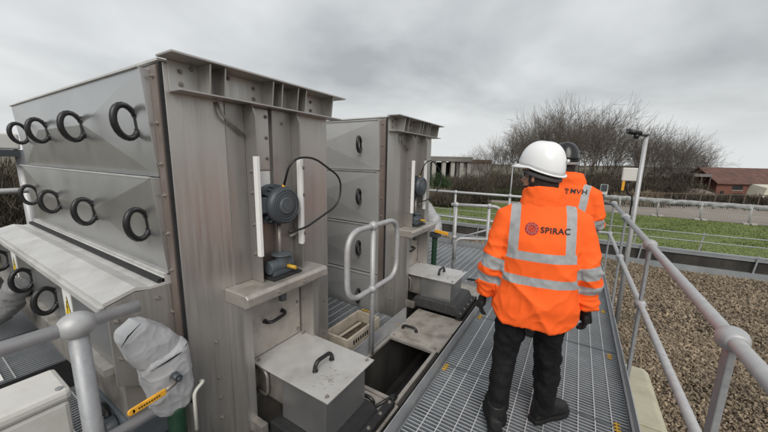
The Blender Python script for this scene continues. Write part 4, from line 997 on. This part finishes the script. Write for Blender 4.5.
    def disc(rings_, cx, cz, off, name, mat):
        vs = []; fs = []
        for r0, r1, a0, a1 in rings_:
            n = max(4, int((a1 - a0) / .16)); o0 = len(vs)
            for i in range(n + 1):
                a = a0 + (a1 - a0) * i / n; vs += [(r0 * math.cos(a), r0 * math.sin(a), 0), (r1 * math.cos(a), r1 * math.sin(a), 0)]
            fs += [(o0 + 2 * i, o0 + 2 * i + 1, o0 + 2 * i + 3, o0 + 2 * i + 2) for i in range(n)]
        me_ = bpy.data.meshes.new(name); me_.from_pydata(vs, [], fs); o = bpy.data.objects.new(name, me_); COL.objects.link(o); return wrap(o, cx, cz, off, name, mat)
    tau = 2 * math.pi
    if prints == 'near':
        lx, lz = A['logo']
        disc([(.0165, .034, 0, tau)] + [(.010, .0135, R(k), R(k + 75)) for k in (0, 90, 180, 270)] + [(0, .006, 0, tau)], lx, lz, .0035, 'logo_disc', 'print_red')
        sp = []
        for k in range(10): sp.append((.0205, .0225, tau * k / 10, tau * k / 10 + .38)); sp.append((.0265, .0285, tau * (k + .5) / 10, tau * (k + .5) / 10 + .34))
        disc(sp, lx, lz, .0055, 'logo_pattern', 'print_pale')
        text('SPIRAC', .044, lx + .043, lz - .002, 'lettering', 'print_black', -.02)
    else:
        lx, lz = A['logo']
        disc([(.017, .023, R(20), R(320)), (.006, .012, R(200), R(520))], lx, lz, .004, 'logo_ring', 'print_black')
        text('MVH', .054, lx + .03, lz + .002, 'lettering', 'print_black', -.05)
        sm_ = []
    return t

P1 = dict(head=(-.030, .035, 1.630), neck=(-.006, .0, 1.475), turn=R(52), nod=R(8), hem=.765, tz=(1.19, 1.045), bands=(.50, .70),
    armL=((-.185, -.01, 1.39), (-.252, -.045, 1.11), (-.292, .0, .86)), armR=((.185, -.01, 1.39), (.255, -.03, 1.11), (.285, .02, .87)),
    legL=((-.095, 0, .92), (-.125, .015, .50), (-.16, -.09, .10)), legR=((.095, 0, .92), (.125, .075, .50), (.145, .10, .10)),
    footL=R(10), footR=R(-48), palm={-1: (1, .2, 0), 1: (-1, .2, 0)}, thumb={-1: (0, 1, 0), 1: (0, 1, 0)}, curl=.45, logo=(-.060, 1.345))
worker((-.155, 2.03, 0.0015), R(10), 1.0, P1, 'worker in a white helmet and orange jacket with a round red emblem', 'helmet_white', 'near')
P2 = dict(head=(-.045, .07, 1.63), neck=(.03, .0, 1.475), turn=R(20), nod=R(-8), hem=.765, tz=(1.19, 1.045), bands=(.50, .70),
    armL=((-.155, -.01, 1.39), (-.22, .02, 1.12), (-.15, .24, 1.06)), armR=((.205, -.01, 1.39), (.255, .0, 1.15), (.22, .23, 1.13)),
    legL=((-.09, 0, .92), (-.11, .02, .50), (-.14, -.01, .10)), legR=((.085, 0, .92), (.06, .03, .50), (.03, .04, .10)),
    footL=R(8), footR=R(-12), palm={-1: (.3, 0, -1), 1: (-.3, 0, -1)}, thumb={-1: (1, 0, 0), 1: (-1, 0, 0)}, curl=.5, logo=(.028, 1.415))
worker((-.09, 3.3, 0.0015), R(-8), 1.04, P2, 'second worker in a black helmet and orange jacket, half hidden behind the first', 'helmet_black', 'far')

# ================================================================== BACKGROUND
# ---- bare trees
def make_tree(seed, height, spread, levels, rk=1.0, base=.22):
    rnd = random.Random(seed); V = []; F = []; TV = []; TF = []
    def seg(Vv, Ff, a, b, ra, rb, n):
        d = (b - a)
        if d.length < 1e-5: return
        d.normalize(); u = d.cross(Vector((0, 0, 1)) if abs(d.z) < .9 else Vector((1, 0, 0))).normalized(); w_ = d.cross(u); o0 = len(Vv)
        for p, r_ in ((a, ra), (b, rb)):
            for j in range(n):
                q = 2 * math.pi * j / n; Vv.append(tuple(p + (u * math.cos(q) + w_ * math.sin(q)) * r_))
        for j in range(n): Ff.append((o0 + j, o0 + (j + 1) % n, o0 + n + (j + 1) % n, o0 + n + j))
    def grow(p, d, length, r_, lev, trunk):
        k = 3 if lev > 1 else 2
        for i in range(k):
            d2 = (d + Vector((rnd.gauss(0, .14), rnd.gauss(0, .14), rnd.gauss(.03, .08)))).normalized(); q = p + d2 * length / k; r2 = r_ * (.86 if k == 3 else .75)
            seg(TV if trunk else V, TF if trunk else F, p, q, r_, r2, 6 if trunk else (4 if r_ > .04 else 3))
            p, d, r_ = q, d2, r2
            if lev > 0 and (i > 0 or (not trunk and rnd.random() < .86)):
                for _ in range(2 if (lev > 2 or rnd.random() < .45) else 1):
                    az = rnd.uniform(0, 6.283); an = rnd.uniform(.45, .95) * spread
                    u = d.cross(Vector((0, 0, 1)) if abs(d.z) < .9 else Vector((1, 0, 0))).normalized(); w_ = d.cross(u)
                    dd_ = (d * math.cos(an) + (u * math.cos(az) + w_ * math.sin(az)) * math.sin(an) + Vector((0, 0, .10))).normalized()
                    grow(p, dd_, length * rnd.uniform(.55, .85), max(.014, r_ * rnd.uniform(.42, .62)), lev - 1, False)
        if lev > 0: grow(p, d, length * .75, r_ * .85, lev - 1, False)
    for s_ in range(1 if rk < 2 else 3):
        d0 = Vector((rnd.gauss(0, .06 + .12 * (rk > 1.5)), rnd.gauss(0, .06 + .12 * (rk > 1.5)), 1)).normalized()
        grow(Vector((rnd.uniform(-.3, .3) * (rk > 1.5), rnd.uniform(-.3, .3) * (rk > 1.5), -.3)), d0, height * .44, base, levels, True)
    V = np.array(V); TV = np.array(TV); k = height / max(V[:, 2].max(), .1); 
    return V * k, np.array(F), TV * k, np.array(TF)
def tree_proto(seed, height, spread, levels, rk, base):
    V, F, TV, TF = make_tree(seed, height, spread, levels, rk, base)
    t = bpy.data.objects.new('bare_tree', None); COL.objects.link(t)
    np_object('trunk', TV, TF, 'bark', t, True); np_object('crown', V, F, 'bark', t, True); return t
PROTO = [tree_proto(3, 10, 1.0, 4, 1, .17), tree_proto(11, 10, .8, 4, 1, .15), tree_proto(23, 10, 1.0, 4, 1, .16), tree_proto(31, 10, .9, 4, 2.2, .11)]
def place_tree(first, o, loc, hgt, rz, label, group):
    s_ = hgt / 10
    if not first:
        c_ = o.copy(); COL.objects.link(c_)
        for ch in o.children: d = ch.copy(); COL.objects.link(d); d.parent = c_
        o = c_
    o.location = loc; o.rotation_euler.z = rz; wx = random.uniform(.72, .98); o.scale = (s_ * wx, s_ * wx, s_); tag(o, label, 'tree', group); return o
# photo column, distance, photo row of the top
WOOD = [(456, 80, 152), (468, 74, 149), (480, 70, 144), (492, 72, 136), (503, 66, 132), (514, 64, 122), (527, 62, 117), (538, 58, 104), (550, 60, 103), (562, 56, 95), (574, 58, 92), (586, 55, 97), (598, 58, 100), (604, 62, 108),
        (612, 60, 120), (622, 56, 131), (634, 60, 121), (646, 55, 119), (657, 58, 120), (668, 56, 125), (680, 60, 131), (692, 58, 137), (702, 62, 144), (712, 60, 152), (530, 72, 124), (580, 70, 108), (640, 72, 128), (664, 72, 129), (510, 80, 136), (552, 76, 108), (566, 78, 104), (592, 74, 108), (650, 74, 124), (684, 74, 138), (698, 72, 146), (520, 76, 126), (488, 82, 142), (674, 62, 127), (640, 64, 124)]
used = [False] * 4
for i, (u, D, vt) in enumerate(WOOD):
    p = by_depth(u, D * .86); k = [0, 1, 2, 3][(i * 7 + i // 3) % 4]; z0 = gz(p.x, p.y) - .1
    top = CAMZ + (166 + .021 * (u - 580) - vt) / f_px * D * (1.0 if u < 500 else 1.0) * math.cos(math.atan((u - 384) / f_px)) ** 0
    dcam = fw.dot(Vector((p.x, p.y, 0))); top = CAMZ + (165 + .021 * (u - 580) - vt) / f_px * dcam
    lab = ('broad leafless tree at the right end of the wood, near the barn' if u == 712 else 'tallest bare tree in the middle of the wood' if u == 574 else 'leafless grey brown tree in the dense wood behind the site')
    place_tree(not used[k], PROTO[k], (p.x, p.y, z0), top - z0, random.uniform(0, 6.28), lab, 'bare trees of the wood'); used[k] = True

# ---- scrub, hedges, bushes: clouds of thin twig blades
def twig_mass(name, mat, pts, rads, n, size, label, cat, kind=None, up=.8):
    pts = np.array(pts, float); rads = np.array(rads, float); k = np.random.randint(0, len(pts), n)
    d = np.random.normal(size=(n, 3)); d /= np.linalg.norm(d, axis=1)[:, None]; rr = np.random.uniform(0, 1, n) ** .5
    c = pts[k] + d * rads[k] * rr[:, None]; c[:, 2] = np.maximum(c[:, 2], pts[k][:, 2] - rads[k][:, 2] * .9)
    ax = np.random.normal(size=(n, 3)) * (1 - up * .5); ax[:, 2] = np.abs(ax[:, 2]) + up; ax /= np.linalg.norm(ax, axis=1)[:, None]
    sd_ = np.cross(ax, np.random.normal(size=(n, 3))); sd_ /= np.linalg.norm(sd_, axis=1)[:, None]
    L_ = np.random.uniform(.5, 1.3, n)[:, None] * size; w_ = L_ * .055
    V = np.stack([c - sd_ * w_, c + sd_ * w_, c + ax * L_ + sd_ * w_ * .3, c + ax * L_ - sd_ * w_ * .3], 1).reshape(-1, 3)
    o = np_object(name, V, np.arange(4 * n).reshape(-1, 4), mat); tag(o, label, cat, None, kind); return o
pts = []; rads = []
for u in range(448, 716, 5):
    for D in (44, 48, 53, 60):
        p = by_depth(u + random.uniform(-2, 2), D); hgt = (2.6 + 1.8 * noise.noise(Vector((u * .05, D, 0)))) * (1 if 490 < u < 690 else .7); pts.append((p.x, p.y, GZ + hgt * .5)); rads.append((2.2, 2.2, hgt * .75))
twig_mass('undergrowth', 'scrub', pts, rads, 130000, .5, 'dark brown tangled undergrowth below the bare trees', 'undergrowth', 'stuff')
pts = []; rads = []
for u in range(630, 800, 4):
    p = by_depth(u, 39 + 1.5 * noise.noise(Vector((u * .1, 0, 0)))); pts.append((p.x, p.y, GZ + .4)); rads.append((1.4, 1.4, .7))
o = twig_mass('hedge', 'scrub', pts, rads, 14000, .7, 'long low brown hedge in front of the brick barn', 'hedge')
pts = []; rads = []
for u in range(628, 662, 4):
    p = by_depth(u, 37); pts.append((p.x, p.y, GZ + .5)); rads.append((1.3, 1.2, .9 + .3 * math.sin(u)))
twig_mass('dry_reeds', 'scrub_tan', pts, rads, 7000, .7, 'pale tan dead reeds below the camera pole', 'reeds', 'stuff')
pts = []; rads = []
for u in range(444, 486, 4):
    p = column(u, 36 + .1 * (u - 460)); hh = 1.35 if u > 460 else .6; pts.append((p.x, p.y, GZ + hh)); rads.append((1.5, 1.3, hh * 1.1))
twig_mass('thorn_bush', 'scrub', pts, rads, 15000, .6, 'dark tangled thorn bush beyond the grass', 'bush')
pts = []; rads = []
for u in range(432, 470, 3):
    p = column(u, 40); pts.append((p.x, p.y, GZ + .5)); rads.append((1.3, 1.2, .8))
twig_mass('grey_scrub', 'scrub_tan', pts, rads, 6000, .6, 'pale grey brown scrub in front of the concrete viaduct', 'scrub', 'stuff')
p = column(438, 44); twig_mass('green_bush', 'evergreen', [(p.x, p.y, GZ + 2.0), (p.x + .8, p.y, GZ + 1.6)], [(1.5, 1.3, 1.5), (1.3, 1.2, 1.2)], 4000, .4, 'rounded green bush below the concrete viaduct', 'bush', up=.3)
pts = []; rads = []
for u in range(486, 530, 4):
    p = column(u, 44); pts.append((p.x, p.y, GZ + .4)); rads.append((1.4, 1.4, .8))
twig_mass('rough_grass', 'scrub_green', pts, rads, 5000, .6, 'rough olive grass before the wood', 'grass', 'stuff')
# far left trees behind the near housing
pts = []; rads = []
for i in range(7):
    u = -60 + 17 * i; p = column(u, 24 + (i % 3) * 3); pts.append((p.x, p.y, GZ + 1.7)); rads.append((2.4, 2.4, 2.7))
twig_mass('ivy_hedge', 'scrub', pts, rads, 14000, .5, 'dark brown hedge behind the left end of the nearer housing', 'hedge')

# ---- concrete viaduct at the left
vc = column(448, 66); th = math.atan2(vc.y, vc.x) - math.pi / 2
ex = Vector((math.cos(th + .25), math.sin(th + .25), 0)); ey = Vector((-ex.y, ex.x, 0)); vd = thing('viaduct', (vc.x, vc.y, GZ), 'concrete viaduct end with a dark deck on pale columns', 'viaduct')
def at(b, x, y, z): return Vector((b.x, b.y, 0)) + ex * x + ey * y + Vector((0, 0, z))
def slab(b, cx, cy, cz, hx, hy, hz_, name, mat, par): return MB().obox(at(b, cx, cy, cz), ex * hx, ey * hy, (0, 0, hz_)).build(name, mat, par)
slab(vc, -2.0, 4, 2.25, 6.4, 6, .40, 'deck', 'grey_shed', vd); slab(vc, -2.0, 4, 2.75, 6.6, 6.1, .09, 'parapet', 'concrete', vd)
for x in (-7.2, -5.2, -3.2, -1.2, .6, 2.4, 3.9): slab(vc, x, -1.2, -.75, .38, .45, 2.59, 'column', 'concrete', vd)
slab(vc, -2, 9.5, -.8, 6.3, .2, 2.5, 'back_wall', 'dark_opening', vd)
rc = column(470, 78); rw = thing('parapet_wall', (rc.x, rc.y, GZ), 'pale concrete wall with a rust brown top running from the viaduct', 'wall')
slab(rc, 0, 0, -1.0, 5.0, .3, 2.4, 'wall', 'concrete', rw); slab(rc, 0, 0, 1.95, 5.1, .35, .5, 'top_band', 'rust_parapet', rw)
for x in (-4, -2, 0, 2, 4): slab(rc, x, -.36, -1.0, .18, .06, 2.4, 'rib', 'concrete', rw)
# ---- thin lamp post behind the near worker
lc = column(513, 30); lpst = thing('lamp_post', (lc.x, lc.y, GZ), 'thin grey lamp post with a hooked head left of the white helmet', 'lamp post')
MB().cyl((lc.x, lc.y, GZ), (lc.x, lc.y, 1.75), .07, .05, 10).build('column', 'galvanised', lpst)
MB().tube(arc((lc.x + .25, lc.y, 1.75), .25, math.pi, math.pi * .3, 8, (1, 0, 0), (0, 0, 1)), .05, 8).build('arm', 'motor_dark', lpst)
MB().ball((lc.x + .42, lc.y, 1.93), .15, 10, 8, (1.3, .8, .6)).build('lantern', 'motor_dark', lpst)

# ---- site fence: mesh panels on white feet along the track
nf = 12; x_a, x_b = -2, 34
fy = lambda x: 40.2 - .12 * (x - 5)
for i in range(nf):
    xa, xb = x_a + (x_b - x_a) * i / nf, x_a + (x_b - x_a) * (i + 1) / nf - .08; ya, yb = fy(xa), fy(xb)
    t = thing('mesh_panel', ((xa + xb) / 2, (ya + yb) / 2, GZ + .1), 'temporary mesh fence panel with a pale top sheet along the track', 'fence', 'mesh fence panels along the track')
    for x, y in ((xa, ya), (xb, yb)): MB().cyl((x, y, GZ + .1), (x, y, GZ + 1.85), .035, n=8).build('post', 'mesh_wire', t)
    m = MB(); nn = 22
    for k in range(1, nn):
        x = xa + (xb - xa) * k / nn; y = ya + (yb - ya) * k / nn; m.box(x - .008, x + .008, y - .005, y + .005, GZ + .25, GZ + 1.5)
    for z in (GZ + .25, GZ + .85): m.add([(xa, ya, z), (xb, yb, z), (xb, yb, z + .03), (xa, ya, z + .03)], [(0, 1, 2, 3)])
    m.build('mesh', 'mesh_wire', t)
    sh_ = MB(); vs = []
    for k in range(25):
        x = xa + (xb - xa) * k / 24; y = ya + (yb - ya) * k / 24; j = .25 * noise.noise(Vector((x * 1.7, 2, 0))); q = .12 * noise.noise(Vector((x * 1.9, 7, 0)))
        q2 = .30 * noise.noise(Vector((x * 3.7, 11, 0))); vs += [(x, y - .04 + j, GZ + 1.40 + q2), (x, y - .02 + j, GZ + 1.40 + q2), (x, y + .02, GZ + 1.86 + q * .4), (x, y - .0, GZ + 1.86 + q * .4)]
    sh_.add(vs, [(4 * k + a, 4 * k + (a + 1) % 4, 4 * k + 4 + (a + 1) % 4, 4 * k + 4 + a) for k in range(24) for a in range(4)] + [(0, 1, 2, 3), (96, 97, 98, 99)], True); sh_.build('top_sheet', 'mesh_pale', t)
    for x, y in ((xa + .2, ya), (xb - .2, yb)): MB().box(x - .20, x + .20, y - .45, y - .05, GZ + .1, GZ + .27).build('foot_block', 'concrete', t, bevel=.05)

# ---- post and rail fence before the barn
pr = thing('timber_fence', (20, 47, GZ), 'grey timber post and rail fence in front of the hedge', 'fence')
for i in range(12):
    p = by_depth(632 + 15 * i, 36); MB().box(p.x - .06, p.x + .06, p.y - .06, p.y + .06, GZ, GZ + 2.0).build('post', 'timber', pr)
MB().tube([(by_depth(632 + 11 * i, 36).x, by_depth(632 + 11 * i, 36).y, GZ + 1.85) for i in range(16)], .05, 6).build('rail', 'timber', pr)

# ---- brick barn
bc = by_depth(721, 46); bex = Vector((rt.x, rt.y, 0)).normalized(); bey = Vector((-bex.y, bex.x, 0))
bn = thing('barn', (bc.x, bc.y, GZ), 'red brick barn with a long brown tiled roof', 'building')
def bat(x, y, z): return Vector((bc.x, bc.y, 0)) + bex * x + bey * y + Vector((0, 0, z))
BZ0, EV, RG = GZ - .3, -.45, 1.65
def bbox(x0, x1, y0, y1, z0, z1, name, mat, par=None): 
    return MB().hexa([bat(x0, y0, z0), bat(x1, y0, z0), bat(x1, y1, z0), bat(x0, y1, z0), bat(x0, y0, z1), bat(x1, y0, z1), bat(x1, y1, z1), bat(x0, y1, z1)]).build(name, mat, par or bn)
ws = MB(); Ln, Dp = 30, 6
prf = [(0, BZ0), (Dp, BZ0), (Dp, EV), (Dp / 2, RG - .12), (0, EV)]
vs = [bat(x, a, b) for x in (0, Ln) for a, b in prf]
ws.add(vs, [(0, 1, 2, 3, 4), (9, 8, 7, 6, 5)] + [(i, (i + 1) % 5, (i + 1) % 5 + 5, i + 5) for i in range(5)]); wl_ = ws.build('wall', 'brick', bn)
rf = MB()
for (ya, yb) in ((-.3, Dp / 2), (Dp + .3, Dp / 2)):
    sl = (RG - EV) / (Dp / 2); za_ = EV - .3 * sl
    rf.hexa([bat(-.25, ya, za_), bat(Ln, ya, za_), bat(Ln, yb, RG), bat(-.25, yb, RG), bat(-.25, ya, za_ + .12), bat(Ln, ya, za_ + .12), bat(Ln, yb, RG + .12), bat(-.25, yb, RG + .12)])
rf.build('roof', 'roof_tile', bn)
for (x, z0, z1) in ((2.4, -1.5, -.85), (2.6, -2.75, -2.0), (.7, -2.3, -1.7)):
    wn = bbox(x, x + 1.5 if x > 1 else x + .5, -.05, -.003, z0, z1, 'window', 'dark_opening'); bbox(x - .08, x + 1.58 if x > 1 else x + .58, -.07, -.004, z0 - .09, z0 - .001, 'sill', 'concrete', wn)
MB().hexa([bat(4.2, -2.2, GZ - .2), bat(10.5, -2.2, GZ - .2), bat(10.5, -.06, GZ - .2), bat(4.2, -.06, GZ - .2), bat(4.9, -2.2, -1.0), bat(10.5, -2.2, -1.0), bat(10.5, -.06, -.50), bat(4.9, -.06, -.50)]).build('lean_to', 'cladding', bn)
hv_ = thing('dark_shed', (bat(-3, 1, 0).x, bat(-3, 1, 0).y, GZ), 'dark open sided shed at the left end of the barn', 'shed')
bbox(-3.2, -.4, .5, 4, .35, .75, 'roof', 'grey_shed', hv_)
for x in (-3.1, -1.8, -.5): bbox(x - .08, x + .08, .6, .76, GZ, .345, 'post', 'timber', hv_)
bbox(-3.2, -.4, 3.6, 3.8, GZ, .34, 'back_wall', 'dark_opening', hv_)
mh = MB(); mc_ = bat(-5.5, -2, 0)
mh.add([(mc_.x + 4.2 * math.cos(a) * k, mc_.y + 2.0 * math.sin(a) * k, GZ + 2.0 * (1 - k * k) + .1 * noise.noise(Vector((a * 2, k * 5, 0)))) for k in (0.02, .25, .5, .75, 1) for a in [6.2832 * j / 24 for j in range(24)]], [(i * 24 + j, i * 24 + (j + 1) % 24, (i + 1) * 24 + (j + 1) % 24, (i + 1) * 24 + j) for i in range(4) for j in range(24)] + [tuple(range(24))], True)
tag(mh.build('earth_mound', 'track'), 'pale earth mound left of the barn', 'mound')

# ---- floodlight and rail at the far left edge
fl = thing('floodlight', (-5.6, .95, 0), 'grey floodlight on a white post at the left edge', 'lamp')
MB().cyl((-5.63, .93, -.7), (-5.63, .93, 1.74), .05, n=14).build('post', 'galv_rail', fl)
hd_ = MB().box(-5.95, -5.5, .70, .92, 1.74, 1.92).build('head', 'enclosure_grey', fl, bevel=.02)
MB().box(-5.93, -5.52, .6925, .6995, 1.76, 1.90).build('glass', 'lens_clear', hd_)
MB().box(-5.9, -5.45, .72, .90, 1.66, 1.735).build('bracket', 'motor_dark', fl)
ro = thing('end_handrail', (-5.1, 1.0, 0), 'white handrail behind the left end of the nearer housing', 'handrail')
MB().tube([(-5.15, -1, 1.30), (-5.15, 2.5, 1.30)], .03, 12).build('top_rail', 'galv_rail', ro)
for y in (1.25, 2.4): MB().cyl((-5.15, y, -.4), (-5.15, y, 1.3), .026, n=12).build('post', 'galv_rail', ro)
